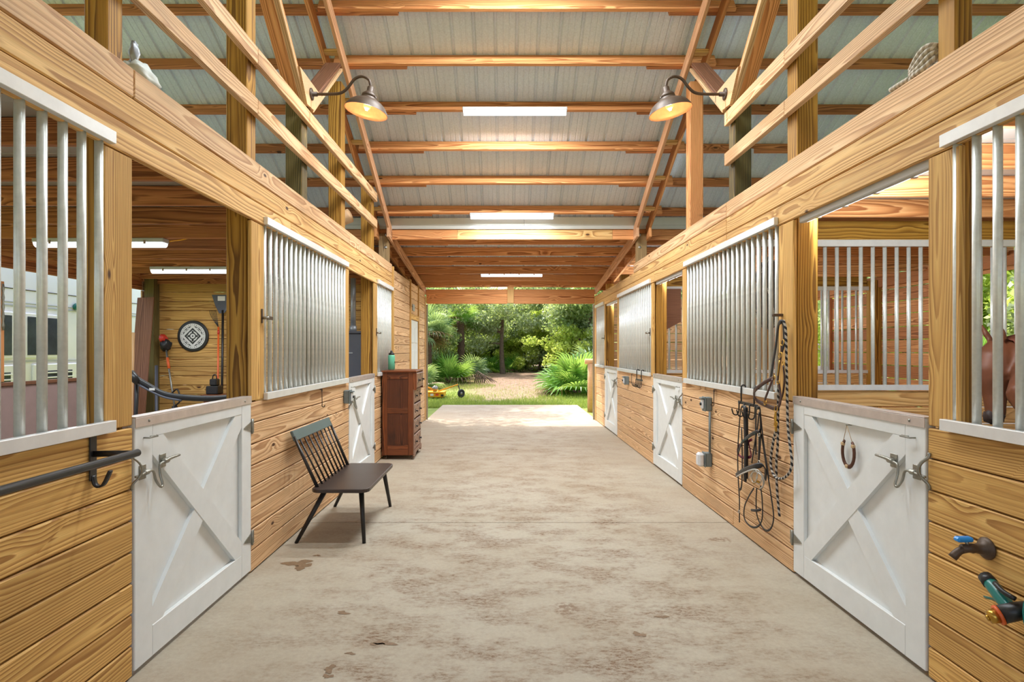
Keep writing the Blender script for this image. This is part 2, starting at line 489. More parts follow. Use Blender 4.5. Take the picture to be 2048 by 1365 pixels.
def board(name, parent, a, b, w, t, wdir, mat, bev=0.003):
    """a bar from a to b; w along wdir (made square to the axis), t across"""
    a, b = Vector(a), Vector(b)
    x = (b - a); L = x.length; x.normalize()
    y = Vector(wdir); y = (y - x * y.dot(x)).normalized()
    z = x.cross(y)
    R = Matrix((x, y, z)).transposed().to_4x4()
    W = Matrix.Translation((a + b) / 2) @ R
    o = bpy.data.objects.new(name, box_mesh(L, w, t, mat, bev))
    return put(o, W, parent)
AX = (Vector((1, 0, 0)), Vector((0, 1, 0)), Vector((0, 0, 1)))
def abox(name, parent, x0, x1, y0, y1, z0, z1, mat, bev=0.003):
    lo = (min(x0, x1), min(y0, y1), min(z0, z1)); hi = (max(x0, x1), max(y0, y1), max(z0, z1))
    d = [hi[i] - lo[i] for i in range(3)]
    o = sorted(range(3), key=lambda i: -d[i])
    c = Vector([(hi[i] + lo[i]) / 2 for i in range(3)])
    h = AX[o[0]] * (d[o[0]] / 2)
    return board(name, parent, c - h, c + h, d[o[1]], d[o[2]], AX[o[1]], mat, bev)

def catmull(pts, n=6, closed=False):
    P = [Vector(p) for p in pts]
    out = []
    m = len(P)
    for i in range(m if closed else m - 1):
        p0 = P[(i - 1) % m] if (closed or i > 0) else P[0] * 2 - P[1]
        p1, p2 = P[i], P[(i + 1) % m]
        p3 = P[(i + 2) % m] if (closed or i + 2 < m) else P[-1] * 2 - P[-2]
        for k in range(n):
            t = k / n
            out.append(0.5 * ((2 * p1) + (p2 - p0) * t + (2 * p0 - 5 * p1 + 4 * p2 - p3) * t * t + (3 * p1 - p0 - 3 * p2 + p3) * t ** 3))
    if not closed: out.append(P[-1])
    return out
def tube_geo(pts, r, seg=8, closed=False, flat=None, up=None):
    """r: number or list; flat=(rx, ry) gives a strap with rx along 'up'"""
    P = [Vector(p) for p in pts]
    n = len(P)
    R = r if isinstance(r, (list, tuple)) else [r] * n
    V, F, UV = [], [], []
    ref = Vector(up) if up is not None else None
    nrm = None
    acc = 0.0; lens = [0.0]
    for i in range(1, n): acc += (P[i] - P[i - 1]).length; lens.append(acc)
    for i in range(n):
        if closed: t = P[(i + 1) % n] - P[(i - 1) % n]
        else: t = P[min(i + 1, n - 1)] - P[max(i - 1, 0)]
        t.normalize()
        if ref is not None:
            a = ref - t * ref.dot(t)
            if a.length < 1e-4: a = t.orthogonal()
        elif nrm is None: a = t.orthogonal()
        else:
            a = nrm - t * nrm.dot(t)
            if a.length < 1e-5: a = t.orthogonal()
        a.normalize(); nrm = a
        c = t.cross(a)
        for k in range(seg):
            an = 2 * PI * k / seg + (PI / seg if flat else 0)
            if flat: V.append(P[i] + a * (math.cos(an) * flat[0] * R[i]) + c * (math.sin(an) * flat[1] * R[i]))
            else: V.append(P[i] + a * (math.cos(an) * R[i]) + c * (math.sin(an) * R[i]))
    rings = n if closed else n - 1
    for i in range(rings):
        j = (i + 1) % n
        for k in range(seg):
            k2 = (k + 1) % seg
            F.append((i * seg + k, i * seg + k2, j * seg + k2, j * seg + k))
            v0, v1 = lens[i], (lens[j] if j else acc + 0.02)
            UV.append([(k / seg, v0), ((k + 1) / seg, v0), ((k + 1) / seg, v1), (k / seg, v1)])
    if not closed:
        F.append(tuple(range(seg))[::-1]); UV.append([(0, 0)] * seg)
        F.append(tuple((n - 1) * seg + k for k in range(seg))); UV.append([(0, acc)] * seg)
    return [tuple(v) for v in V], F, UV
def tube(name, parent, pts, r, mat, seg=8, closed=False, smooth_n=0, flat=None, up=None):
    if smooth_n: pts = catmull(pts, smooth_n, closed)
    if isinstance(r, (list, tuple)) and len(r) != len(pts):
        k = len(pts); r = list(np.interp(np.linspace(0, 1, k), np.linspace(0, 1, len(r)), r))
    V, F, UV = tube_geo(pts, r, seg, closed, flat, up)
    return add_mesh(name, V, F, mat, parent, smooth=True, uvs=UV)
def join_geo(items):
    V, F = [], []
    for v, f in items:
        o = len(V); V += list(v); F += [tuple(i + o for i in q) for q in f]
    return V, F
def lathe(name, parent, origin, axis, prof, mat, seg=20, smooth=True):
    """prof: (radius, height along axis)"""
    ax = Vector(axis).normalized(); u = ax.orthogonal().normalized(); v = ax.cross(u)
    o = Vector(origin); V, F = [], []
    for r, h in prof:
        for k in range(seg):
            a = 2 * PI * k / seg
            V.append(tuple(o + ax * h + (u * math.cos(a) + v * math.sin(a)) * r))
    for i in range(len(prof) - 1):
        for k in range(seg):
            k2 = (k + 1) % seg
            F.append((i * seg + k, i * seg + k2, (i + 1) * seg + k2, (i + 1) * seg + k))
    if prof[0][0] > 1e-5: F.append(tuple(range(seg))[::-1])
    if prof[-1][0] > 1e-5: F.append(tuple((len(prof) - 1) * seg + k for k in range(seg)))
    return add_mesh(name, V, F, mat, parent, smooth)
def prism(name, parent, poly, d, mat, smooth=False):
    """poly: 3-D points of one face; d: extrusion vector"""
    n = len(poly); d = Vector(d)
    V = [tuple(Vector(p)) for p in poly] + [tuple(Vector(p) + d) for p in poly]
    F = [tuple(range(n)), tuple(range(2 * n - 1, n - 1, -1))]
    for i in range(n):
        j = (i + 1) % n
        F.append((i, i + n, j + n, j)[::1])
    o = add_mesh(name, V, F, mat, parent, smooth)
    import bmesh
    bm = bmesh.new(); bm.from_mesh(o.data)
    bmesh.ops.recalc_face_normals(bm, faces=bm.faces)
    bm.to_mesh(o.data); bm.free()
    return o
def copy_thing(o, W, label=None, parent=None):
    """copy of a thing with copies of its parts and sub-parts, sharing mesh data"""
    c = o.copy(); COL.objects.link(c)
    c.parent = parent
    c.matrix_basis = W if parent is None else o.matrix_basis
    if label: c['label'] = label
    for ch in o.children:
        copy_thing(ch, None, None, c)
    return c

# wall coordinates: side -1 = left aisle wall, +1 = right; u along y, d out of the wall into the aisle
def WX(side, d): return XL + d if side < 0 else XR - d
def WP(side, u, d, z): return Vector((WX(side, d), u, z))
def wbox(side, name, parent, u0, u1, d0, d1, z0, z1, mat, bev=0.003):
    return abox(name, parent, WX(side, d0), WX(side, d1), u0, u1, z0, z1, mat, bev)

# ------------------------------------------------------------------ ground, floor slabs
gx0, gx1, gy0, gy1 = -70, 70, -60, 110
gxs = np.linspace(gx0, gx1, 57); gys = np.linspace(gy0, gy1, 69)
GV, GF = [], []
for j, y in enumerate(gys):
    for i, x in enumerate(gxs):
        dist = max(0, y - 17) * 0.02 + 0.04 * math.sin(x * 0.7) * math.cos(y * 0.5) * (1 if y > 17 else 0)
        inside = (-8.5 < x < 8.5) and (y < 18)
        GV.append((x, y, -0.075 if inside else min(0.25, -0.06 + dist)))
nx = len(gxs)
for j in range(len(gys) - 1):
    for i in range(nx - 1):
        GF.append((j * nx + i, j * nx + i + 1, (j + 1) * nx + i + 1, (j + 1) * nx + i))
ground = add_mesh('ground', GV, GF, M_GROUND, None, True, W=Matrix.Identity(4))
tag(ground, kind='structure')

floor = struct('floor')
JO = 0.006
edges = [-2.29, 1.37, 5.03, 8.69, 12.30]
for a, b in zip(edges[:-1], edges[1:]):
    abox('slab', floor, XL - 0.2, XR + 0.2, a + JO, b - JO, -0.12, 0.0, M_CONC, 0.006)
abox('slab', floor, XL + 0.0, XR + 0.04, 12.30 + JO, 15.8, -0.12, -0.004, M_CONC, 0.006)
abox('slab', floor, -6.0, 6.3, -12.0, -2.30, -0.12, -0.004, M_CONC, 0.006)  # unseen rear apron, added so bounced daylight brightens the near aisle
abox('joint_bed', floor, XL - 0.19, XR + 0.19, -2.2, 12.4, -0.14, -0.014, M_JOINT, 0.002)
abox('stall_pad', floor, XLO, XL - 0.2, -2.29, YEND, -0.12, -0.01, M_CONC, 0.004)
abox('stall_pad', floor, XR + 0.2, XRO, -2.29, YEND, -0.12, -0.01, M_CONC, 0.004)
def stain(cx, cy, rx, ry, seed):
    rr = random.Random(seed); n = 26
    k1, k2, k3 = rr.uniform(0, 6), rr.uniform(0, 6), rr.uniform(0, 6)
    V = [(cx, cy, 0.0012)]
    for i in range(n):
        a = 2 * PI * i / n
        q = 1 + 0.32 * math.sin(2 * a + k1) + 0.26 * math.sin(3 * a + k2) + 0.16 * math.sin(7 * a + k3)
        V.append((cx + rx * q * math.cos(a), cy + ry * q * math.sin(a), 0.0012))
    add_mesh('stain', V, [(0, 1 + i, 1 + (i + 1) % n) for i in range(n)], M_STAIN, floor)
for s in ((-1.47, 4.07, .075, .06, 1), (-1.41, 4.0, .05, .05, 2), (-1.38, 4.22, .02, .02, 3), (-0.66, 2.95, .03, .015, 4), (-0.83, 2.72, .025, .03, 6),
          (-0.82, 2.66, .02, .018, 7), (0.89, 3.25, .03, .018, 8), (0.71, 3.05, .028, .026, 9), (-0.93, 3.3, .035, .02, 10), (-0.62, 2.96, .05, .022, 11), (-0.77, 2.86, .022, .012, 12)):
    stain(*s)

# ------------------------------------------------------------------ aisle walls
wall_left = struct('wall_left'); wall_right = struct('wall_right')
PLK = 1.157 / 8
TH = 0.026
def plank_run(side, parent, u0, u1, z0, z1, n, mat, d0=-TH, d1=0.0, splits=(), gap=0.006):
    h = (z1 - z0) / n
    wbox(side, 'dark_gap_backing', parent, u0 + 0.002, u1 - 0.002, d0 - 0.012, d0 - 0.001, z0, z1 - 0.01, W_CHEST, 0.001)  # added dark sheet, blocks light through the plank gaps and keeps joints dark
    for k in range(n):
        cuts = [u0] + ([splits[k % len(splits)]] if splits and splits[k % len(splits)] and u0 < splits[k % len(splits)] < u1 else []) + [u1]
        jit = random.uniform(-0.0025, 0.0015)
        for a, b in zip(cuts[:-1], cuts[1:]):
            wbox(side, 'plank', parent, a + 0.001, b - 0.001, d0, d1 + jit, z0 + k * h + gap / 2, z0 + (k + 1) * h - gap / 2, mat, 0.006)
D = [(2.65, 3.88), (6.315, 7.545), (9.975, 11.2)]        # stall door openings
plank_run(-1, wall_left, -2.29, D[0][0], 0.004, 1.157, 8, W_GOLD)
plank_run(-1, wall_left, D[0][1], D[1][0], 0.004, 1.157, 8, W_PALE)
plank_run(-1, wall_left, D[1][1], 8.72, 0.004, 1.157, 8, W_PALE)
plank_run(1, wall_right, -2.29, D[0][0], 0.004, 1.157, 8, W_GOLD)
plank_run(1, wall_right, D[0][1], D[1][0], 0.004, 1.157, 8, W_PALE, splits=(4.9, None, None, None, None, None, None, None))
plank_run(1, wall_right, D[1][1], D[2][0], 0.004, 1.157, 8, W_PALE)
plank_run(1, wall_right, D[2][1], YEND - 0.06, 0.004, 1.157, 8, W_PALE)
# tack room wall, left, beyond the grilles
TD0, TD1 = 10.40, 11.30
HP = 2.75 / 19
plank_run(-1, wall_left, 8.79, TD0 - 0.06, 0.004, 2.75, 19, W_PALE)
plank_run(-1, wall_left, TD1 + 0.06, YEND - 0.07, 0.004, 2.75, 19, W_PALE)
plank_run(-1, wall_left, TD0, TD1, 2.17, 2.75, 4, W_PALE)
for u in (8.755, TD0 - 0.03, TD1 + 0.03):
    wbox(-1, 'trim_board', wall_left, u - 0.03, u + 0.03, -TH, 0.022, 0.004, 2.78, W_GOLD)
wbox(-1, 'trim_board', wall_left, TD0 + 0.001, TD1 - 0.001, -TH, 0.018, 2.07, 2.165, W_GOLD)
# fascia: three boards over the doors and grilles
FZ = (2.395, 2.533, 2.671, 2.812)
def fascia(side, parent, k, cuts, mat):
    for a, b in zip(cuts[:-1], cuts[1:]):
        wbox(side, 'fascia_board', parent, a + 0.001, b - 0.001, -TH, 0.002 + random.uniform(-.001, .001), FZ[k] + 0.0025, FZ[k + 1] - 0.0025, mat, 0.006)
fascia(-1, wall_left, 0, (-2.29, 4.6, 6.2, 8.72), W_FASC)
fascia(-1, wall_left, 1, (-2.29, 5.9, 8.72), W_FASC)
fascia(-1, wall_left, 2, (-2.29, 2.655, 6.35, 8.72), W_PALE)
fascia(1, wall_right, 0, (-2.29, 5.05, 7.5, YEND), W_FASC)
fascia(1, wall_right, 1, (-2.29, 5.05, 8.7, YEND), W_FASC)
fascia(1, wall_right, 2, (-2.29, 5.05, 8.70), W_PALE)
# posts behind the boards, casings on the boards' plane
PT = 0.142
def post(side, parent, u0, z1, mat, u1=None):
    wbox(side, 'post', parent, u0, u1 or u0 + PT, -TH - 0.0135 - PT, -TH - 0.0135, 0.0, z1, mat, 0.006)
for side, parent in ((-1, wall_left), (1, wall_right)):
    wbox(side, 'post', parent, 2.535, 2.64, -TH - (0.118 if side < 0 else 0.092), -TH - 0.0135, 0.0, zroof(RIDGE) - 0.4, W_OLIVE, 0.006)
    post(side, parent, 3.905, zroof(3.905 + PT) - 0.18, W_OLIVE)
    post(side, parent, 4.96, 3.70, W_GREEN)
    post(side, parent, 6.165, zroof(6.32) - 0.18, W_OLIVE if side < 0 else W_ORNG)
    post(side, parent, 7.555, (zroof(7.7) - 0.18) if side < 0 else 2.8, W_OLIVE)
    post(side, parent, 8.62, zlean(8.76) - 0.02, W_GREY)
    for u0 in (1.30, -0.1, -2.36): post(side, parent, u0, zroof(u0) - 0.22, W_OLIVE)
    post(side, parent, YEND - 0.15, 2.70, W_ORNG)
post(1, wall_right, 9.825, 2.8, W_OLIVE); post(1, wall_right, 11.21, 2.8, W_OLIVE)
def casing(side, parent, u0, u1, mat=W_GOLD, z0=1.165, z1=2.39):
    wbox(side, 'casing_board', parent, u0, u1, -TH, 0.0, z0, z1, mat, 0.004)
for side, parent in ((-1, wall_left), (1, wall_right)):
    casing(side, parent, 2.46, 2.645); casing(side, parent, 3.885, 4.09)
    casing(side, parent, 6.17, 6.315); casing(side, parent, 7.547, 7.72 if side < 0 else 7.66)
casing(1, wall_right, 9.83, 9.975); casing(1, wall_right, 11.202, 11.26)
# open rails above the fascia
for side, parent, end in ((-1, wall_left, 7.66), (1, wall_right, 5.07)):
    for z0, z1 in ((3.13, 3.24), (3.48, 3.595)):
        cuts = [0.2, 3.96, 6.3, end] if side < 0 else [0.2, 3.98, end]
        for a, b in zip(cuts[:-1], cuts[1:]):
            wbox(side, 'rail_board', parent, a + 0.002, b - 0.002, -TH, 0.014, z0, z1, W_PALE, 0.004)
# far end: header, jambs
wall_far = struct('wall_far')
abox('header_beam', wall_far, XL + 0.02, 0.05, 12.36, 12.45, 2.505, 2.81, W_ORNG)
abox('header_beam', wall_far, 0.19, XR - 0.02, 12.36, 12.45, 2.505, 2.81, W_ORNG)
abox('king_block', wall_far, 0.05, 0.19, 12.33, 12.46, 2.515, 2.87, W_FASC)
for s in (-1, 1):
    wbox(s, 'jamb_board', wall_far, YEND - 0.05, YEND + 0.02, -TH, 0.012, 0.0, 2.66, W_FASC)
    wbox(s, 'jamb_track', wall_far, YEND + 0.12, YEND + 0.18, -0.02, 0.035, 0.0, 2.5, M_ZINC)
# end walls of the corner rooms
plank_x = lambda parent, y0, y1, x0, x1, z0, z1, n, mat, gap=0.003: [abox('plank', parent, x0, x1, y0, y1, z0 + (z1 - z0) / n * k + gap / 2, z0 + (z1 - z0) / n * (k + 1) - gap / 2, mat, 0.004) for k in range(n)]
plank_x(wall_far, 12.32, 12.345, XLO, XL - 0.18, 0, 2.8, 16, W_PALE)
plank_x(wall_far, 12.32, 12.345, 2.12, 4.1, 0, 2.6, 14, W_PALE, 0.012)
plank_x(wall_far, 12.32, 12.345, 4.85, XRO, 0, 2.6, 14, W_PALE, 0.012)
plank_x(wall_far, 12.32, 12.345, 4.1, 4.85, 0, 1.15, 6, W_PALE, 0.012)
plank_x(wall_far, 12.32, 12.345, 4.1, 4.85, 2.05, 2.6, 3, W_PALE, 0.012)
# wall between the work area and the tack room (left), shield hangs here
wall_work = struct('wall_workroom_end')
plank_x(wall_work, 8.665, 8.69, XLO + 0.02, XL - 0.19, 0.0, 2.66, 19, W_GOLD, 0.006)
abox('post', wall_work, XLO + 0.03, XLO + 0.17, 8.51, 8.655, 0, 2.66, W_GREEN)
abox('top_beam', wall_work, XLO + 0.03, XL - 0.2, 8.60, 8.64, 2.50, 2.66, W_RUST)
# outer walls
wall_outl = struct('wall_outer_left')
for k, (a, b) in enumerate(((1.37, 3.8), (3.82, 6.1), (6.12, 7.0), (7.02, 8.5))):
    abox('panel', wall_outl, XLO - 0.02, XLO, a, b, 0, 1.12, M_MAUVE, 0.004)
abox('rail_board', wall_outl, XLO - 0.04, XLO + 0.03, 1.37, 8.5, 1.122, 1.16, W_TAN)
abox('beam', wall_outl, XLO - 0.05, XLO + 0.0, 1.37, 8.69, 2.40, 2.66, W_RUST)
abox('beam', wall_outl, XLO + 0.002, XLO + 0.04, 1.37, 8.5, 2.52, 2.66, W_ORNG)
for y in (1.3, 5.0):
    abox('post', wall_outl, XLO - 0.17, XLO - 0.055, y, y + 0.14, 0, 2.6, W_ORNG)
abox('post', wall_outl, XLO - 0.13, XLO - 0.045, 6.10, 6.22, 1.165, 2.25, W_ORNG)
abox('board', wall_outl, XLO + 0.005, XLO + 0.03, 6.95, 7.03, 0, 1.115, W_CHEST)
plank_run_l = [abox('plank', wall_outl, XLO - 0.02, XLO, 8.505, YEND, k * 0.184 + 0.002, k * 0.184 + 0.182, W_PALE) for k in range(14)]
plank_back = [abox('plank', wall_outl, XLO - 0.02, XLO, -2.29, 1.36, k * 0.184 + 0.002, k * 0.184 + 0.182, W_PALE) for k in range(13)]
wall_outr = struct('wall_outer_right')
def outer_r(y0, y1, z0, z1):
    k0, k1 = int(round(z0 / 0.184)), int(round(z1 / 0.184))
    for k in range(k0, k1):
        abox('plank', wall_outr, XRO, XRO + 0.025, y0, y1, k * 0.184 + 0.005, k * 0.184 + 0.178, W_RUST if k % 3 == 0 else W_ORNG, 0.004)
for k in range(-1, 3):
    y0 = 1.37 + 3.66 * k
    if k < 0: outer_r(y0, y0 + 3.66, 0, 2.6); continue
    o0, o1 = y0 + 1.22, y0 + 2.42
    outer_r(y0, o0, 0, 2.6); outer_r(o1, y0 + 3.66, 0, 2.6)
    outer_r(o0, o1, 2.39, 2.6)
    for y in (o0 - 0.07, o1 + 0.0): abox('post', wall_outr, XRO - 0.045, XRO - 0.002, y, y + 0.07, 0, 2.4, W_RUST)
    abox('post', wall_outr, XRO - 0.15, XRO - 0.005, y0 + 3.52, y0 + 3.655, 0, 2.55, W_OLIVE)
abox('top_beam', wall_outr, XRO - 0.06, XRO - 0.002, -2.29, YEND, 2.44, 2.6, W_RUST)
n_door = 10
for k in range(0, 3):
    y0 = 1.37 + 3.66 * k
    dd = tag(abox('door_%d' % n_door, None, XRO + 0.03, XRO + 0.07, y0 + 1.2, y0 + 2.44, 0.03, 1.22, M_WHITE), kind='structure'); n_door += 1
# stall partitions on the right
def partition(name, y):
    p = struct(name)
    for k in range(8):
        abox('plank', p, XR + 0.18, XRO - 0.16, y - 0.019, y + 0.019, 0.004 + k * PLK, (k + 1) * PLK - 0.006, W_FASC, 0.005)
    abox('top_beam', p, XR + 0.18, XRO - 0.16, y - 0.04, y - 0.002, 2.468, 2.63, W_OLIVE)
    return p
partition('wall_partition_near', 5.03)
partition('wall_partition_far', 8.69)

# loft joists over the side bays
def loft(name, x0, x1, y_first, deckmat, mat):
    c = struct(name)
    y = y_first
    while y < 8.55:
        abox('joist', c, x0, x1, y, y + 0.038, 2.552, 2.692, mat, 0.004)
        y += 0.61
    y = 1.30
    while y < 8.6:
        abox('deck_board', c, x0, x1, y + 0.002, min(y + 0.24, 8.65) - 0.002, 2.694, 2.715, deckmat, 0.003)
        y += 0.24
    return c
loft('ceiling_loft_left', XLO, XL - 0.17, 1.69, M_SHEET, W_RUST)
loft('ceiling_loft_right', XR + 0.17, XRO, 1.45, M_SHEET, W_ORNG)

# ------------------------------------------------------------------ roof
ceiling = struct('ceiling')
def roof_panel_mesh(L):
    w = 0.9144; n = 4; pit = w / n
    prof = []
    for i in range(n):
        x0 = i * pit
        prof += [(x0, 0.019), (x0 + 0.016, 0.019), (x0 + 0.030, 0), (x0 + 0.086, 0), (x0 + 0.092, 0.004), (x0 + 0.100, 0.004), (x0 + 0.106, 0),
                 (x0 + 0.148, 0), (x0 + 0.154, 0.004), (x0 + 0.162, 0.004), (x0 + 0.168, 0), (x0 + 0.214, 0), (x0 + pit - 0.001, 0.019)]
    prof += [(w + 0.016, 0.0195), (w + 0.028, 0.001)]
    V = [(x - w / 2, -L / 2, z) for x, z in prof] + [(x - w / 2, L / 2, z) for x, z in prof]
    k = len(prof)
    F = [(i, i + 1, k + i + 1, k + i) for i in range(k - 1)]
    return mesh_of('roof_panel', V, F, M_ROOF)
cosA = 1 / math.sqrt(1 + SLOPE ** 2); sinA = SLOPE * cosA
EDGE = 8.95
def roof_side(sgn):
    """sgn=+1: slope falling away from the camera"""
    y0, y1 = RIDGE, EDGE
    top = 0.142 / cosA
    a = Vector((0, y0, zroof(y0) + top)); b = Vector((0, y1, zroof(y1) + top))
    L = (b - a).length
    me = roof_panel_mesh(L)
    mid = (a + b) / 2
    dy = (b - a).normalized()
    if sgn < 0:
        mid.y = 2 * RIDGE - mid.y; dy = Vector((0, dy.y, -dy.z))
    x = Vector((1, 0, 0)); z = x.cross(dy)
    for k in range(-7, 8):
        W = Matrix.Translation(mid + x * (k * 0.9144 + 0.12)) @ Matrix((x, dy, z)).transposed().to_4x4()
        put(bpy.data.objects.new('roof_panel', me), W, ceiling)
roof_side(1); roof_side(-1)
# purlins on the main slope, set square to the roof
PUR = [5.70 + 0.535 * k for k in range(-4, 7)]
def purlin(y, x0, x1, mat, off=0.0, sgn=1, drop=0.0):
    n = Vector((0, sinA, cosA)); d = Vector((0, cosA, -sinA))
    base = Vector((0, y, zroof(y))) + d * (0.019 + off) + n * (0.07 - drop)
    if sgn < 0:
        base.y = 2 * RIDGE - base.y; n = Vector((0, -n.y, n.z))
    board('purlin', ceiling, base + Vector((x0, 0, 0)), base + Vector((x1, 0, 0)), 0.139, 0.038, n, mat, 0.004)
for y in PUR:
    if y > 8.5: continue
    purlin(y, XL - 0.15, XR + 0.35, W_ORNG)
    purlin(y, -6.2, -1.02 + random.uniform(-.06, .06), W_RUST, 0.039)
    purlin(y, 1.62 + random.uniform(-.08, .08), 6.5, W_RUST, 0.039)
    purlin(y, -6.2, 6.5, W_ORNG, 0.0, -1)
# paired rafters along the aisle
def rafter(x, ya, za, yb, zb, depth, mat, t=0.038):
    a, b = Vector((x, ya, za)), Vector((x, yb, zb))
    d = (b - a).normalized()
    up = Vector((0, -d.z, d.y)) if d.y > 0 else Vector((0, d.z, -d.y))
    board('rafter', ceiling, a - up * depth / 2, b - up * depth / 2, depth, t, up, mat, 0.004)
for side in (-1, 1):
    xin = WX(side, -0.007); xout = WX(side, -TH - PT - 0.022)
    for x, m in ((xin, W_FASC), (xout, W_ORNG)):
        rafter(x, RIDGE + 0.01, zroof(RIDGE + 0.01), 8.86, zroof(8.86), 0.14, W_ORNG if m is W_ORNG else W_ROSE)
        rafter(x, RIDGE - 0.01, zroof(RIDGE), 2 * RIDGE - 8.8, zroof(8.8), 0.14, W_ORNG)
        rafter(x, 8.45, zlean(8.45) - 0.002, 12.44, zlean(12.44) - 0.002, 0.14, W_ROSE if m is W_FASC else W_ORNG)
    for y in [p + 0.27 for p in PUR if 4.5 < p < 8.2]:
        z = zroof(y) - 0.115
        abox('block', ceiling, xin, xout, y, y + 0.075, z - 0.04, z, W_FASC)
    for y in (9.0, 9.6, 10.22, 10.86, 11.48, 12.05):
        z = zlean(y)
        abox('block', ceiling, xin, xout, y, y + 0.038, z - 0.13, z - 0.005, W_ORNG)
    # knee braces at the green posts
    xa, xb = WX(side, -TH - PT), WX(side, -0.004)
    xm = (xa + xb) / 2; wdt = abs(xb - xa)
    for ya, za, yb, zb, m in ((4.99, 3.66, 3.92, 4.66, W_ORNG), (5.10, 3.68, 6.02, 4.50, W_TAN)):
        board('knee_brace', ceiling, (xm, ya, za), (xm, yb, zb), wdt - 0.004, 0.038, (1, 0, 0), m)
        board('knee_brace', ceiling, (WX(side, -0.018), ya + (0.03 if yb > ya else -0.03), za - 0.04), (WX(side, -0.018), yb + (0.03 if yb > ya else -0.03), zb - 0.04), 0.045, 0.03, (1, 0, 0), W_PALE)
    x = WX(side, 0.001)
    poly = [(x, 4.74, 3.85), (x, 5.34, 3.85), (x, 5.10, 3.635), (x, 4.92, 3.615)]
    prism('gusset_plate', ceiling, poly, (0.022 * (-side), 0, 0), W_PALE)
# lean-to over the far bay
abox('eave_beam', ceiling, -6.0, -0.72, 8.67, 8.71, 3.176, 3.325, W_ORNG)
abox('eave_beam', ceiling, -0.718, 1.62, 8.67, 8.71, 3.176, 3.325, W_FASC)
abox('eave_beam', ceiling, 1.622, 6.3, 8.67, 8.71, 3.176, 3.325, W_ORNG)
for y in (8.86, 9.29, 9.92, 10.53, 11.17, 11.78, 12.32):
    z = zlean(y)
    abox('purlin', ceiling, -6.0, 6.3, y, y + 0.038, z, z + 0.14, W_ORNG)
    abox('purlin', ceiling, -6.0, -0.95 + random.uniform(-.1, .1), y + 0.039, y + 0.077, z - 0.004, z + 0.136, W_RUST)
    abox('purlin', ceiling, 1.3 + random.uniform(-.1, .1), 6.3, y + 0.039, y + 0.077, z - 0.004, z + 0.136, W_RUST)
L2 = math.hypot(12.5 - 8.72, LEAN_S * (12.5 - 8.72))
me2 = roof_panel_mesh(L2)
ym = (8.72 + 12.5) / 2
dy = Vector((0, 1, -LEAN_S)).normalized(); xx = Vector((1, 0, 0)); zz = xx.cross(dy)
for k in range(-7, 8):
    W = Matrix.Translation(Vector((k * 0.9144 + 0.12, ym, zlean(ym) + 0.143))) @ Matrix((xx, dy, zz)).transposed().to_4x4()
    put(bpy.data.objects.new('roof_panel', me2), W, ceiling)
# flashing strip under the low edge of the main roof
def flashing(x0, x1, sag):
    V, F = [], []
    n = 12
    for i in range(n + 1):
        t = i / n; x = x0 + (x1 - x0) * t
        s = sag * math.sin(PI * t)
        V += [(x, 8.645, 3.328), (x, 8.64, 3.385), (x, 8.625, 3.387), (x, 8.60 , 3.50 - s)]
    for i in range(n):
        for k in range(3):
            a = i * 4 + k
            F.append((a, a + 4, a + 5, a + 1))
    o = add_mesh('flashing', V, F, M_SHEET, ceiling)
    md = o.modifiers.new('solid', 'SOLIDIFY'); md.thickness = 0.003
for a, b, s in ((-6, -3.1, .01), (-3.1, 0.29, .02), (0.29, 3.2, .004), (3.2, 6.3, .01)): flashing(a, b - 0.004, s)
for side in (-1, 1):
    for z in (3.05, 3.24):
        lathe('bolt', ceiling, (WX(side, -0.075), 8.619, z), (0, -1, 0), [(0.022, 0), (0.022, 0.004), (0.013, 0.005), (0.013, 0.014), (0, 0.015)], M_STEEL, 12)

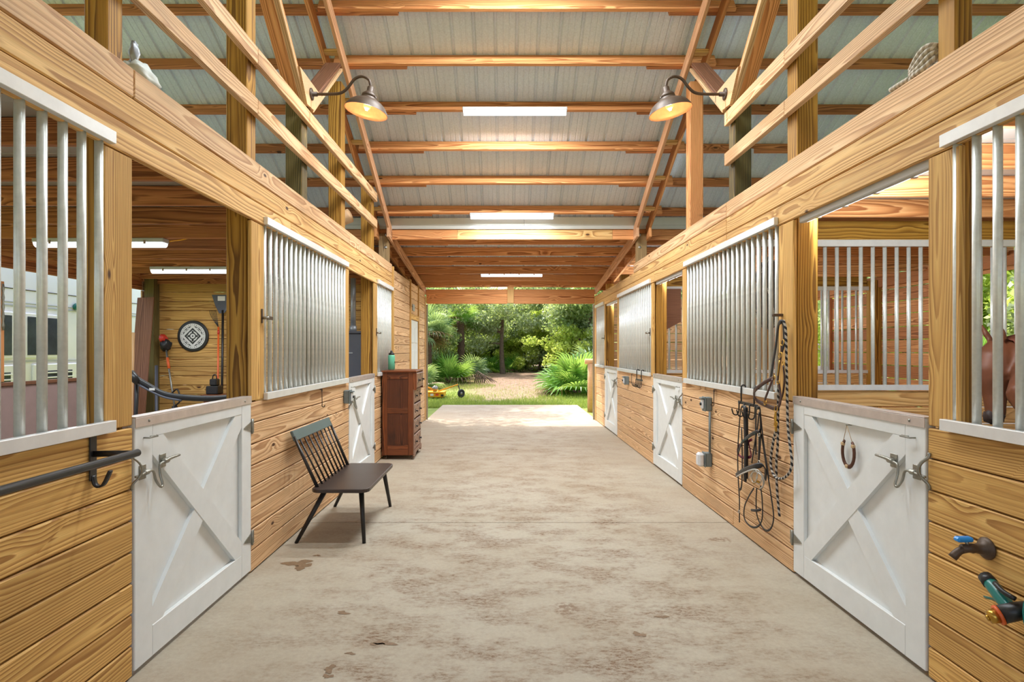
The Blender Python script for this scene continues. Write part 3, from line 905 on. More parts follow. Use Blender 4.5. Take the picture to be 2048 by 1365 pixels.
# ------------------------------------------------------------------ stall doors
def tri_hinge(side, parent, u, z, toward):
    """strap hinge: barrel at the door's edge u, triangular strap running towards `toward` (+-1 in u)"""
    d = 0.004
    poly = [WP(side, u, d, z - 0.035), WP(side, u, d, z + 0.035), WP(side, u + toward * 0.10, d, z + 0.007), WP(side, u + toward * 0.115, d, z), WP(side, u + toward * 0.10, d, z - 0.007)]
    h = prism('hinge', parent, poly, WP(side, 0, 0.004, 0) - WP(side, 0, 0, 0), M_ZINC)
    tube('hinge_barrel', h, [WP(side, u, 0.010, z - 0.05), WP(side, u, 0.010, z + 0.05)], 0.007, M_ZINC, 8)
    wbox(side, 'hinge_leaf', h, u - toward * 0.005, u - toward * 0.035, d, d + 0.004, z - 0.045, z + 0.045, M_ZINC, 0.001)
def latch(side, parent, u, z):
    """stall latch: bent sliding rod, two keepers and the strike on the wall; u = door edge, the door lies at u+"""
    L = empty('latch', WP(side, u + 0.1, 0.02, z), parent=parent)
    q = lambda a, b, dd=0.028: WP(side, u + a, dd, z + b)
    tube('sliding_rod', L, [q(-0.035, -0.025), q(0.02, -0.022), q(0.075, -0.018), q(0.100, -0.03), q(0.107, -0.07, .034), q(0.118, -0.105, .05), q(0.135, -0.095, .05), q(0.138, -0.05, .036), q(0.150, -0.005), q(0.185, 0.003)], 0.0062, M_ZINC, 8, smooth_n=4)
    tube('grip', L, [q(0.185, 0.003), q(0.225, 0.012, .032), q(0.29, 0.018, .045)], [0.007, 0.009, 0.006], M_ZINC, 8, smooth_n=3)
    for a, b in ((0.03, -0.02), (0.19, 0.004)):
        wbox(side, 'keeper', L, u + a - 0.006, u + a + 0.045, 0.003, 0.008, z + b - 0.034, z + b + 0.034, M_ZINC, 0.002)
        wbox(side, 'keeper_bridge', L, u + a - 0.002, u + a + 0.04, 0.008, 0.036, z + b - 0.012, z + b + 0.012, M_ZINC, 0.008)
    tube('strike_loop', L, [q(-0.03, 0.085, .006), q(-0.03, 0.065, .01), q(-0.012, 0.035, .03), q(-0.006, 0.0, .04), q(-0.012, -0.03, .03), q(-0.03, -0.06, .01), q(-0.03, -0.085, .006)], 0.0062, M_ZINC, 6, smooth_n=3, flat=(0.8, 1.2))
DOOR_N = [0]
def dutch_door(side, u0, u1):
    DOOR_N[0] += 1
    name = 'door_%d' % DOOR_N[0]
    um = (u0 + u1) / 2
    a, b = u0 + 0.006, u1 - 0.008
    z0, z1 = 0.025, 1.195
    dr = struct(name, WP(side, um, -0.03, z0))
    wbox(side, 'panel', dr, a, b, -0.045, -0.022, z0, z1, M_WHITE, 0.002)
    SW = 0.135
    f0, f1 = -0.0215, 0.004
    wbox(side, 'stile', dr, a, a + SW, f0, f1, z0, z1, M_WHITE, 0.003)
    wbox(side, 'stile', dr, b - SW, b, f0, f1, z0, z1, M_WHITE, 0.003)
    wbox(side, 'rail', dr, a + SW, b - SW, f0, f1 - .0005, z1 - 0.105, z1, M_WHITE, 0.003)
    wbox(side, 'rail', dr, a + SW, b - SW, f0, f1 - .0005, z0, z0 + 0.15, M_WHITE, 0.003)
    # crossed braces, cut to the frame
    iu0, iu1, iz0, iz1 = a + SW, b - SW, z0 + 0.15, z1 - 0.105
    bw = 0.062
    def diag(pA, pB, shrink0, shrink1, dd):
        (ua, za), (ub, zb) = pA, pB
        L = math.hypot(ub - ua, zb - za); tx, tz = (ub - ua) / L, (zb - za) / L
        nx_, nz_ = -tz, tx
        if not shrink0 and not shrink1:
            # full brace with pointed ends that meet the frame corners
            ca = [(ua, za)]; 
            def corner(u, z, su, sz):
                return [(u + su * bw / abs(tz), z), (u, z), (u, z + sz * bw / abs(tx))]
            su = 1 if ub > ua else -1; sz = 1 if zb > za else -1
            c0 = corner(ua, za, su, sz); c1 = corner(ub, zb, -su, -sz)
            pts = [c0[0], c0[1], c0[2], c1[0], c1[1], c1[2]]
        else:
            pts = [(ua + nx_ * bw + tx * shrink0, za + nz_ * bw + tz * shrink0), (ua - nx_ * bw + tx * shrink0, za - nz_ * bw + tz * shrink0),
                   (ub - nx_ * bw - tx * shrink1, zb - nz_ * bw - tz * shrink1), (ub + nx_ * bw - tx * shrink1, zb + nz_ * bw - tz * shrink1)]
        poly = [WP(side, u, f0, z) for u, z in pts]
        prism('brace', dr, poly, WP(side, 0, dd, 0) - WP(side, 0, f0, 0), M_WHITE)
    diag((iu0, iz1), (iu1, iz0), 0, 0, f1 - 0.001)
    diag((iu0, iz0), (iu1, iz1), 0, 0, f1 - 0.0035)
    # edge cap
    wbox(side, 'cap', dr, a, b, -0.05, 0.009, z1 + 0.001, z1 + 0.006, M_CAP, 0.001)
    wbox(side, 'cap_lip', dr, a, b, 0.005, 0.009, z1 - 0.045, z1, M_CAP, 0.001)
    for u in (a + 0.1, b - 0.1):
        lathe('screw', dr, WP(side, u, 0.0085, z1 - 0.022), WP(side, 0, 1, 0) - WP(side, 0, 0, 0), [(0.008, 0), (0.008, 0.002), (0, 0.004)], M_ZINC, 8)
    for z in (0.995, 0.245): tri_hinge(side, dr, b + 0.004, z, -1)
    latch(side, dr, a + 0.004, 0.955)
    tube('catch_pin', dr, [WP(side, a + 0.065, 0.0, 1.095), WP(side, a + 0.065, 0.03, 1.095), WP(side, a + 0.125, 0.035, 1.095), WP(side, a + 0.12, 0.03, 1.1), WP(side, a + 0.075, 0.03, 1.1)], 0.004, M_ZINC, 6)
    return dr
for u0, u1 in D[:2]: dutch_door(-1, u0, u1)
for u0, u1 in D: dutch_door(1, u0, u1)
# painted six-panel door of the tack room
DOOR_N[0] += 1
dr = struct('door_%d' % DOOR_N[0], WP(-1, (TD0 + TD1) / 2, -0.02, 0.01))
wbox(-1, 'leaf', dr, TD0 + 0.003, TD1 - 0.003, -0.03, 0.0, 0.015, 2.062, M_WHITE, 0.003)
for (z0, z1) in ((0.2, 0.78), (0.92, 1.5), (1.64, 1.92)):
    for (u0, u1) in ((TD0 + 0.11, (TD0 + TD1) / 2 - 0.05), ((TD0 + TD1) / 2 + 0.05, TD1 - 0.11)):
        wbox(-1, 'raised_panel', dr, u0, u1, 0.0, 0.010, z0, z1, M_WHITE, 0.009)
lathe('knob', dr, WP(-1, TD0 + 0.07, 0.0, 0.98), (1, 0, 0), [(0.03, 0), (0.03, 0.006), (0.012, 0.01), (0.012, 0.03), (0.028, 0.04), (0.028, 0.055), (0.015, 0.065), (0, 0.066)], M_BLACK, 14)
tube('lever', dr, [WP(-1, TD0 + 0.07, 0.05, 1.03), WP(-1, TD0 + 0.17, 0.055, 1.035)], 0.009, M_BLACK, 6)
pl = wbox(-1, 'wall_plaque', None, 10.62, 10.86, 0.003, 0.012, 2.235, 2.36, M_PIPE)
tag(pl, 'small grey metal plaque on the planks above the white tack room door', 'plaque')

# ------------------------------------------------------------------ bar grilles
def rod_mesh(name, L, r, mat, seg=10):
    V, F, _ = tube_geo([(0, 0, 0), (0, 0, L)], r, seg)
    return mesh_of(name, V, F, mat, True)
ROD = rod_mesh('bar', 1.225, 0.0168, M_GALV)
for p in ROD.polygons:
    if len(p.vertices) > 4: p.use_smooth = False
def grille(side, u0, u1, label, ends=True, group='bar grilles along the aisle'):
    g = empty('stall_grille', WP(side, (u0 + u1) / 2, 0, 1.157), label, 'grille', group)
    for nm, z0, z1 in (('bottom_rail', 1.157, 1.207), ('top_rail', 2.402, 2.456)):
        wbox(side, nm, g, u0, u1, 0.003, 0.033, z0, z1, M_WHITE2, 0.002)
    wbox(side, 'bottom_channel', g, u0 + 0.02, u1 - 0.02, -0.03, 0.002, 1.160, 1.180, M_GALV, 0.002)
    n = int(round((u1 - u0 - 0.09) / 0.102))
    for k in range(n + 1):
        u = u0 + 0.045 + (u1 - u0 - 0.09) * k / n
        put(bpy.data.objects.new('bar', ROD), Matrix.Translation(WP(side, u, -0.013, 1.182)), g)
    return g
grille(-1, 0.30, 2.49, 'galvanised bar grille beside the black blanket bar, at the left edge')
grille(-1, 4.075, 6.205, 'long galvanised bar grille on the plank wall above the black bench')
grille(-1, 7.70, 8.70, 'short galvanised bar grille behind the mint bottle and the old dresser')
grille(1, 0.30, 2.535, 'galvanised bar grille above the blue handled spigot, at the right edge')
grille(1, 4.09, 6.18, 'galvanised bar grille above the hanging bridles and the electric conduit')
grille(1, 7.655, 9.835, 'galvanised bar grille above the empty row of tack hooks')
grille(1, 11.25, 12.27, 'narrow galvanised bar grille next to the far barn opening')
ROD2 = rod_mesh('bar', 1.225, 0.0155, M_GALV)
def partition_grille(y, label):
    g = empty('partition_grille', ((XR + XRO) / 2, y, 1.157), label, 'grille', 'bar grilles between the stalls')
    x0, x1 = XR + 0.17, XRO - 0.15
    abox('bottom_rail', g, x0, x1, y - 0.05, y - 0.02, 1.160, 1.207, M_WHITE2, 0.002)
    abox('top_rail', g, x0, x1, y - 0.075, y - 0.042, 2.405, 2.462, M_WHITE2, 0.002)
    n = int((x1 - x0) / 0.1045)
    for k in range(n):
        put(bpy.data.objects.new('bar', ROD2), Matrix.Translation((x0 + 0.05 + k * 0.1045, y - 0.01, 1.182)), g)
partition_grille(5.03, 'bar grille dividing the stalls, seen over the near right door')
partition_grille(8.69, 'farther bar grille between two stalls, seen through the nearer dividing bars')
# small turn latches beside the grilles
for side, u, lab in ((-1, 4.05, 'small dark turn latch on the casing left of the long grille'), (-1, 7.66, 'small dark turn latch on the casing above the old dresser'),
                     (1, 7.70, 'small dark turn latch on the casing over the second right stall door'), (1, 11.235, 'small dark turn latch beside the narrow far grille')):
    t = empty('turn_latch', WP(side, u, 0.0, 1.74), lab, 'latch', 'turn latches')
    wbox(side, 'plate', t, u - 0.012, u + 0.012, 0.001, 0.006, 1.70, 1.80, M_BRONZE, 0.001)
    wbox(side, 'tongue', t, u - 0.005, u + 0.09, 0.036, 0.046, 1.725, 1.75, M_BRONZE, 0.002)
    lathe('pivot', t, WP(side, u, 0.005, 1.737), WP(side, 0, 1, 0) - WP(side, 0, 0, 0), [(0.010, 0), (0.010, 0.045), (0, 0.047)], M_ZINC, 8)

# ------------------------------------------------------------------ strip lights
def strip_light(c, axis, label, L=1.22, watts=TUBE_W, dim=False, n=(0, 0, -1), group='vapour tight strip lights'):
    """c: middle of the housing's back; axis 'x' or 'y'; n: the way the light faces"""
    c, n = Vector(c), Vector(n)
    t = empty('strip_light', c, label, 'light', group)
    ax = Vector((1, 0, 0)) if axis == 'x' else Vector((0, 1, 0))
    cr = n.cross(ax)
    board('housing', t, c - ax * L / 2 + n * 0.022, c + ax * L / 2 + n * 0.022, 0.10, 0.04, cr, M_LHOUS, 0.006)
    prof = [(0.046 * math.cos(PI * i / 10), 0.043 + 0.042 * math.sin(PI * i / 10)) for i in range(11)]
    V = [tuple(c + ax * (s_ * (L / 2 - 0.012)) + cr * p + n * q) for s_ in (-1, 1) for p, q in prof]
    m = len(prof)
    F = [(i, i + 1, m + i + 1, m + i) for i in range(m - 1)] + [tuple(range(m)), tuple(range(2 * m - 1, m - 1, -1))]
    add_mesh('diffuser', V, F, M_TUBED if dim else M_TUBE, t)
    for k in range(4):
        for s_ in (-1, 1):
            p = c + ax * (L * (-0.36 + 0.24 * k)) + cr * (s_ * 0.051) + n * 0.04
            board('clip', t, p - n * 0.016, p + n * 0.018, 0.022, 0.005, ax, M_STEEL, 0.001)
    if not dim:
        ld = bpy.data.lights.new('strip_glow', 'AREA'); ld.shape = 'RECTANGLE'
        ld.size = L * 0.95; ld.size_y = 0.09; ld.energy = watts; ld.color = (0.88, 0.95, 1.0)
        R = Matrix((ax, (-n).cross(ax), -n)).transposed().to_4x4()
        put(bpy.data.objects.new('strip_glow', ld), Matrix.Translation(c + n * 0.09) @ R, t)
    return t
strip_light((0.115, 6.73, zroof(6.763) - 0.002), 'x', 'lit white strip light on the roof purlin between the two barn lamps')
strip_light((0.10, 8.36, zroof(8.39) - 0.002), 'x', 'lit white strip light at the low edge of the main roof, above the pale beam', watts=TUBE_W * 0.35)
strip_light((0.115, 5.10, zroof(5.165) - 0.002), 'x', 'added strip light out of view above the two barn lamps, brightening the near aisle')  # extra fixture out of view, added to lift light on the near half
strip_light((0.115, 3.53, zroof(3.56) - 0.002), 'x', 'added strip light out of view near the ridge, brightening the near stall doors')  # second extra fixture out of view, added as fill for the near half
strip_light((0.13, 11.30, zlean(11.30) - 0.002 + 0.055), 'x', 'farthest lit strip light, over the barn opening', watts=TUBE_W * 0.4)
strip_light((XL - 2.06, 5.37, 2.551), 'x', 'white strip light under the loft joists, trailing a yellow cord', watts=TUBE_W * 0.3)
strip_light((XL - 2.1, 7.20, 2.551), 'x', 'white strip light under the loft joists nearest the round shield sign', watts=TUBE_W * 0.3)
strip_light((XR + 0.028, 3.265, 2.412), 'y', 'strip light tucked behind the boards over the near right stall door', L=1.2, watts=TUBE_W * 0.6, n=(1, 0, 0))
strip_light((XR + 0.028, 6.93, 2.412), 'y', 'strip light tucked behind the boards over the second right stall door', L=1.2, watts=TUBE_W * 0.45, n=(1, 0, 0))
strip_light((XR + 0.028, 10.59, 2.412), 'y', 'strip light tucked behind the boards over the farthest right stall door', L=1.2, watts=TUBE_W * 0.45, n=(1, 0, 0))
tag(tube('power_cord', None, [(XL - 1.45, 5.42, 2.535), (XL - 1.3, 5.40, 2.55), (XL - 1.1, 5.38, 2.60), (XL - 0.7, 5.37, 2.61), (XL - 0.25, 5.37, 2.60)], 0.006, M_YELLOW, 6, smooth_n=4), 'thin yellow power cord of the strip light over the work area', 'cord')

# ------------------------------------------------------------------ gooseneck barn lamps
def barn_lamp(side, label):
    s = -side                                   # direction into the aisle
    x0 = WX(side, 0.025); y0, z0 = 5.02, 3.745
    t = empty('barn_lamp', (x0, y0, z0), label, 'lamp', 'gooseneck barn lamps')
    P = lambda a, z: Vector((x0 + s * a, y0, z0 + z))
    lathe('wall_plate', t, P(0, 0), (s, 0, 0), [(0.052, 0), (0.052, 0.006), (0.03, 0.012), (0.02, 0.014), (0.02, 0.05), (0, 0.051)], M_BRONZE, 18)
    tube('gooseneck', t, [P(0.03, 0), P(0.16, 0), P(0.26, 0.012), P(0.32, 0.06), P(0.375, 0.13), P(0.44, 0.155), P(0.50, 0.125), P(0.518, 0.06)], 0.0125, M_BRONZE, 10, smooth_n=5)
    ax = Vector((-s * 0.20, 0, -1)).normalized()
    top = P(0.520, 0.065)
    lathe('socket_cup', t, top, ax, [(0.0, -0.005), (0.022, 0.0), (0.030, 0.01), (0.030, 0.045), (0.036, 0.05), (0.062, 0.075), (0.066, 0.10)], M_BRONZE, 24)
    out_prof = [(0.058, 0.085), (0.066, 0.10), (0.070, 0.118), (0.095, 0.125), (0.125, 0.14), (0.155, 0.165), (0.178, 0.20), (0.186, 0.222)]
    lathe('shade', t, top, ax, out_prof + [(0.188, 0.225)], M_BRONZE, 36)
    sh = [o for o in t.children if o.name.startswith('shade')][0]
    lathe('shade_lining', sh, top, ax, [(max(r - 0.004, 0.01), h + 0.003) for r, h in out_prof[1:]] + [(0.187, 0.2255)], M_COPPER, 36)
    for o in (sh,) + tuple(sh.children):
        me = o.data
    # open the bottoms (drop the end caps)
    import bmesh
    for o in (sh,) + tuple(sh.children):
        bm = bmesh.new(); bm.from_mesh(o.data)
        bmesh.ops.delete(bm, geom=[f for f in bm.faces if len(f.verts) > 4], context='FACES_ONLY')
        bm.to_mesh(o.data); bm.free()
    b = lathe('bulb', t, top, ax, [(0.013, 0.10), (0.014, 0.125), (0.026, 0.145), (0.032, 0.165), (0.030, 0.185), (0.018, 0.20), (0, 0.204)], M_BULB, 16)
    tube('filament', b, [top + ax * 0.208, top + ax * 0.2095], 0.012, M_FIL, 6)
    ld = bpy.data.lights.new('bulb_glow', 'POINT'); ld.energy = BULB_W; ld.color = (1.0, 0.70, 0.38); ld.shadow_soft_size = 0.02
    put(bpy.data.objects.new('bulb_glow', ld), Matrix.Translation(top + ax * 0.235), t)
barn_lamp(-1, 'bronze gooseneck barn lamp with amber bulb on the left knee brace')
barn_lamp(1, 'bronze gooseneck barn lamp with amber bulb on the right knee brace')

# ------------------------------------------------------------------ bench
bench = empty('spindle_bench', (-1.30, 4.95, 0), 'black spindle back bench with a dark brown seat against the left plank wall', 'bench')
SX0, SX1, SY0, SY1, SZ = -1.505, -1.055, 4.43, 5.47, 0.435
def rounded(x0, x1, y0, y1, r, n=5):
    out = []
    for cx, cy, a0 in ((x1 - r, y1 - r, 0), (x0 + r, y1 - r, PI / 2), (x0 + r, y0 + r, PI), (x1 - r, y0 + r, 1.5 * PI)):
        for i in range(n + 1):
            a = a0 + PI / 2 * i / n
            out.append((cx + r * math.cos(a), cy + r * math.sin(a)))
    return out
seat = prism('seat', bench, [(x, y, SZ - 0.03) for x, y in rounded(SX0, SX1, SY0, SY1, 0.07)], (0, 0, 0.03), M_SEAT)
bv = seat.modifiers.new('bevel', 'BEVEL'); bv.width = 0.006; bv.segments = 2; bv.limit_method = 'ANGLE'
for (xt, yt, xb, yb) in ((-1.14, 4.56, -1.10, 4.49), (-1.42, 4.56, -1.632, 4.49), (-1.14, 5.38, -1.105, 5.54), (-1.42, 5.38, -1.64, 5.54)):
    tube('leg', bench, [(xt, yt, SZ - 0.028), (xb, yb, 0.0)], [0.021, 0.014], M_BLACK, 12)
BT = (-1.655, 0.80)     # x, z where the spindles enter the rail
for y, w in ((4.515, 0.012), (5.385, 0.012)):
    yt = 4.53 + (y - 4.515) * (5.40 - 4.53) / (5.385 - 4.515)
    tube('back_post', bench, [(-1.47, y, SZ - 0.01), (-1.655, yt - 0.02 if y < 5 else yt + 0.03, 0.83)], [0.0145, 0.011], M_BLACK, 10)
for k in range(8):
    y = 4.62 + k * (5.28 - 4.62) / 7
    yt = 4.60 + k * (5.33 - 4.60) / 7
    tube('spindle', bench, [(-1.465, y, SZ - 0.01), (-1.648, yt, 0.81)], [0.0085, 0.0065], M_BLACK, 8)
RN = Vector((0.93, 0, 0.38)); RU = Vector((-0.38, 0, 0.93)).normalized()
board('back_rail', bench, Vector((-1.652, 4.50, 0.815)) + RU * 0.02, Vector((-1.652, 5.44, 0.815)) + RU * 0.02, 0.085, 0.024, RU, M_GREYBLUE, 0.005)

# ------------------------------------------------------------------ old dresser
DX0, DX1, DY0, DY1, DZ = -1.690, -1.262, 7.90, 8.55, 1.225
dres = empty('tall_dresser', ((DX0 + DX1) / 2, (DY0 + DY1) / 2, 0), 'tall worn walnut dresser with five drawers, on casters by the left wall', 'dresser')
abox('top', dres, DX0 - 0.01, DX1 + 0.045, DY0 - 0.025, DY1 + 0.025, DZ - 0.024, DZ, W_CHEST, 0.005)
for y0, y1 in ((DY0, DY0 + 0.026), (DY1 - 0.026, DY1)):
    abox('stile', dres, DX0, DX0 + 0.07, y0, y1, 0.06, DZ - 0.025, W_CHEST)
    abox('stile', dres, DX1 - 0.07, DX1, y0, y1, 0.06, DZ - 0.025, W_CHEST)
    abox('side_rail', dres, DX0 + 0.071, DX1 - 0.071, y0, y1, DZ - 0.115, DZ - 0.025, W_CHEST)
    abox('side_rail', dres, DX0 + 0.071, DX1 - 0.071, y0, y1, 0.06, 0.20, W_CHEST)
    abox('side_rail', dres, DX0 + 0.071, DX1 - 0.071, y0 + 0.002, y1 - 0.002, 0.635, 0.71, W_CHEST)
    abox('side_panel', dres, DX0 + 0.06, DX1 - 0.06, y0 + 0.008, y1 - 0.008, 0.20, DZ - 0.11, W_CHESTD)
abox('back', dres, DX0 - 0.004, DX0 - 0.001, DY0 + 0.02, DY1 - 0.02, 0.08, DZ - 0.03, W_CHEST)
abox('carcass', dres, DX0 + 0.002, DX1 - 0.025, DY0 + 0.03, DY1 - 0.03, 0.11, DZ - 0.026, W_CHEST)
DRW = [(0.985, 1.19, 0.040), (0.775, 0.965, 0.0), (0.56, 0.755, 0.0), (0.35, 0.54, 0.0), (0.13, 0.33, 0.0)]
for z0, z1, pr in DRW:
    f = abox('drawer', dres, DX1 - 0.022, DX1 + 0.012 + pr, DY0 + 0.032, DY1 - 0.032, z0, z1, W_CHESTF, 0.008)
    for y in (DY0 + 0.15, DY1 - 0.15):
        p = Vector((DX1 + 0.012 + pr, y, (z0 + z1) / 2))
        prism('pull', f, [p + Vector((0, 0.026 * math.cos(a), 0.034 * math.sin(a))) for a in [PI / 2 * i for i in range(4)]], (0.004, 0, 0), M_BLACK)
        lathe('pull_knob', f, p + Vector((0.004, 0, 0)), (1, 0, 0), [(0.007, 0), (0.007, 0.012), (0.014, 0.018), (0.012, 0.027), (0, 0.029)], M_BLACK, 10)
    lathe('keyhole', f, Vector((DX1 + 0.012 + pr, (DY0 + DY1) / 2, z1 - 0.035)), (1, 0, 0), [(0.011, 0), (0.011, 0.003), (0, 0.004)], M_BLACK, 8)
for y0, y1 in ((DY0, DY0 + 0.03), (DY1 - 0.03, DY1)):
    abox('front_post', dres, DX1 + 0.0005, DX1 + 0.010, y0, y1, 0.06, 0.97, W_CHESTF)
    abox('corbel', dres, DX1 + 0.0005, DX1 + 0.045, y0, y1, 0.955, DZ - 0.026, W_CHEST)
poly = [(DX1 + 0.02, DY0 - 0.01, 0.045), (DX1 + 0.02, DY0 - 0.01, 0.125), (DX1 + 0.02, DY1 + 0.01, 0.125), (DX1 + 0.02, DY1 + 0.01, 0.045), (DX1 + 0.02, DY1 - 0.07, 0.045), (DX1 + 0.02, DY1 - 0.13, 0.085), (DX1 + 0.02, DY0 + 0.13, 0.085), (DX1 + 0.02, DY0 + 0.07, 0.045)]
prism('apron', dres, poly, (-0.019, 0, 0), W_CHESTF)
for x in (DX0 + 0.05, DX1 - 0.03):
    for y in (DY0 + 0.04, DY1 - 0.04):
        c = empty('caster', (x, y, 0), parent=dres)
        tube('wheel', c, [(x - 0.010, y, 0.022), (x + 0.010, y, 0.022)], 0.022, M_BRONZE, 12)
        tube('stem', c, [(x, y, 0.03), (x, y, 0.063)], 0.009, M_BRONZE, 8)
bot = empty('water_bottle', (-1.585, 8.03, DZ), 'mint green water bottle with a black cap on the dresser', 'bottle')
bp = (-1.585, 8.03, DZ)
lathe('base_ring', bot, bp, (0, 0, 1), [(0.0, 0.001), (0.040, 0.001), (0.041, 0.012)], M_STEEL, 24)
lathe('body', bot, bp, (0, 0, 1), [(0.0415, 0.0125), (0.0475, 0.016), (0.0475, 0.195), (0.043, 0.21), (0.038, 0.214)], M_BOTTLE, 24)
cp = lathe('cap', bot, bp, (0, 0, 1), [(0.036, 0.215), (0.040, 0.218), (0.040, 0.236), (0.028, 0.246), (0.018, 0.25), (0.016, 0.272), (0.0, 0.276)], M_BLACK, 20)
tube('carry_loop', cp, [(bp[0], bp[1] - 0.036, bp[2] + 0.23), (bp[0] + .004, bp[1] - 0.03, bp[2] + 0.262), (bp[0], bp[1], bp[2] + 0.274), (bp[0], bp[1] + 0.03, bp[2] + 0.262), (bp[0], bp[1] + 0.036, bp[2] + 0.23)], 0.005, M_BLACK, 6, smooth_n=4)
abox('logo', bot, bp[0] + 0.0465, bp[0] + 0.0485, bp[1] - 0.018, bp[1] + 0.012, DZ + 0.10, DZ + 0.125, M_BLACK, 0.0005)

# ------------------------------------------------------------------ wall fittings
def elec_box(side, u, z, label, w=0.075, h=0.125, dp=0.05, cover=True):
    t = empty('electric_box', WP(side, u, 0, z - h / 2), label, 'electric box', 'electric boxes on the stall walls')
    wbox(side, 'body', t, u - w / 2, u + w / 2, 0.002, dp, z - h / 2, z + h / 2, M_ELBOX, 0.006)
    wbox(side, 'face_plate', t, u - w / 2 - 0.004, u + w / 2 + 0.004, dp + 0.0005, dp + 0.008, z - h / 2 - 0.004, z + h / 2 + 0.004, M_ELBOX, 0.004)
    if cover:
        wbox(side, 'outlet', t, u - 0.026, u + 0.026, dp + 0.0085, dp + 0.03, z - 0.045, z + 0.045, M_CLEAR, 0.008)
        wbox(side, 'cover_lip', t, u - 0.035, u + 0.035, dp + 0.0085, dp + 0.04, z + 0.047, z + 0.062, M_ELBOX, 0.004)
        lathe('switch', t, WP(side, u, dp + 0.0305, z), WP(side, 0, 1, 0) - WP(side, 0, 0, 0), [(0.014, 0), (0.014, 0.012), (0, 0.013)], M_BLACK, 10)
    else:
        wbox(side, 'bubble_cover', t, u - 0.045, u + 0.045, dp + 0.009, dp + 0.07, z - 0.065, z + 0.065, M_CLEAR, 0.022)
    return t
elec_box(1, 5.44, 1.0, 'grey switch box at the top of the conduit on the right wall', 0.085, 0.13, 0.06)
elec_box(1, 5.44, 0.475, 'grey outlet box with clear bubble cover low on the conduit', 0.085, 0.13, 0.06, False)
tag(tube('conduit', None, [WP(1, 5.40, 0.022, 0.545), WP(1, 5.40, 0.022, 0.93)], 0.0115, M_ELBOX, 10), 'grey vertical conduit pipe between two electric boxes on the right wall', 'conduit')
elec_box(-1, 6.14, 1.01, 'grey switch box beside the latch of the second left door', 0.09, 0.14, 0.06)
elec_box(1, 9.05, 1.03, 'grey outlet box on the planks by the empty hook row', 0.09, 0.13, 0.06)
def hook_eye(side, u, z, label, L=0.14):
    t = empty('hook_and_eye', WP(side, u, 0, z - L), label, 'hook', 'hook and eye catches under the grilles')
    tube('hook', t, [WP(side, u, 0.02, z), WP(side, u, 0.022, z - L * 0.8), WP(side, u + 0.004, 0.02, z - L), WP(side, u + 0.012, 0.035, z - L - 0.008), WP(side, u + 0.012, 0.045, z - L + 0.01)], 0.0042, M_BRONZE, 6, smooth_n=4)
    ring = [WP(side, u + 0.012 * math.cos(a), 0.02 + 0.0, z + 0.012 * math.sin(a)) for a in [2 * PI * i / 12 for i in range(12)]]
    tube('eye', t, ring, 0.0035, M_BRONZE, 6, closed=True)
    tube('staple', t, [WP(side, u - 0.03, 0.012, z + 0.012), WP(side, u + 0.03, 0.012, z + 0.012)], 0.004, M_BRONZE, 6)
hook_eye(-1, 5.32, 1.135, 'hook and eye catch on the planks above the black bench', 0.145)
hook_eye(1, 5.30, 1.13, 'hook and eye catch beside the grey switch box, right wall', 0.13)
hook_eye(1, 8.75, 1.13, 'hook and eye catch above the grey outlet box, farther right', 0.12)

# black blanket bar, near left
bb = empty('blanket_bar', WP(-1, 2.25, 0, 0.86), 'black steel blanket bar with a hook under the near left grille', 'blanket bar')
for u in (0.75, 2.385):
    wbox(-1, 'wall_strap', bb, u - 0.02, u + 0.02, 0.002, 0.008, 0.97, 1.155, M_BLACK, 0.002)
    tube('arm', bb, [WP(-1, u, 0.008, 1.08), WP(-1, u - 0.01, 0.09, 1.083), WP(-1, u - 0.02, 0.19, 1.085)], 0.017, M_BLACK, 4, flat=(1.0, 0.35), up=(0, 0, 1))
    tube('lower_hook', bb, [WP(-1, u, 0.006, 0.99), WP(-1, u, 0.014, 0.955), WP(-1, u, 0.032, 0.944), WP(-1, u, 0.052, 0.956), WP(-1, u, 0.078, 1.01)], 0.016, M_BLACK, 4, smooth_n=4, flat=(0.35, 1.0), up=(1, 0, 0.2))
tube('bar', bb, [WP(-1, 0.6, 0.19, 1.085), WP(-1, 2.385, 0.19, 1.085)], 0.0155, M_BLACK, 14)

# hook racks on the right grille rails
def hook_rack(u0, u1, label, n=3, back=False):
    t = empty('hook_rack', WP(1, (u0 + u1) / 2, 0.05, 1.05), label, 'hook rack', 'over-rail tack hook racks')
    z = 1.085
    wbox(1, 'bar', t, u0, u1, 0.036, 0.042, z - 0.012, z + 0.012, M_BLACK, 0.002)
    for u in (u0 + 0.06, u1 - 0.06):
        tube('rail_hook', t, [WP(1, u, 0.039, z), WP(1, u, 0.040, 1.20), WP(1, u, 0.030, 1.225), WP(1, u, 0.008, 1.222), WP(1, u, 0.004, 1.20)], 0.006, M_BLACK, 6, smooth_n=4)
    for k in range(n):
        u = u0 + 0.03 + (u1 - u0 - 0.06) * k / (n - 1)
        tube('hook', t, [WP(1, u, 0.045, z), WP(1, u, 0.047, z - 0.07), WP(1, u, 0.062, z - 0.10), WP(1, u, 0.09, z - 0.095), WP(1, u, 0.105, z - 0.05)], 0.0055, M_BLACK, 6, smooth_n=4)
hook_rack(4.34, 4.70, 'black hook rack holding the bridles over the right grille rail', 4)
hook_rack(7.98, 8.38, 'empty black hook rack on the rail beside the second right door', 5)

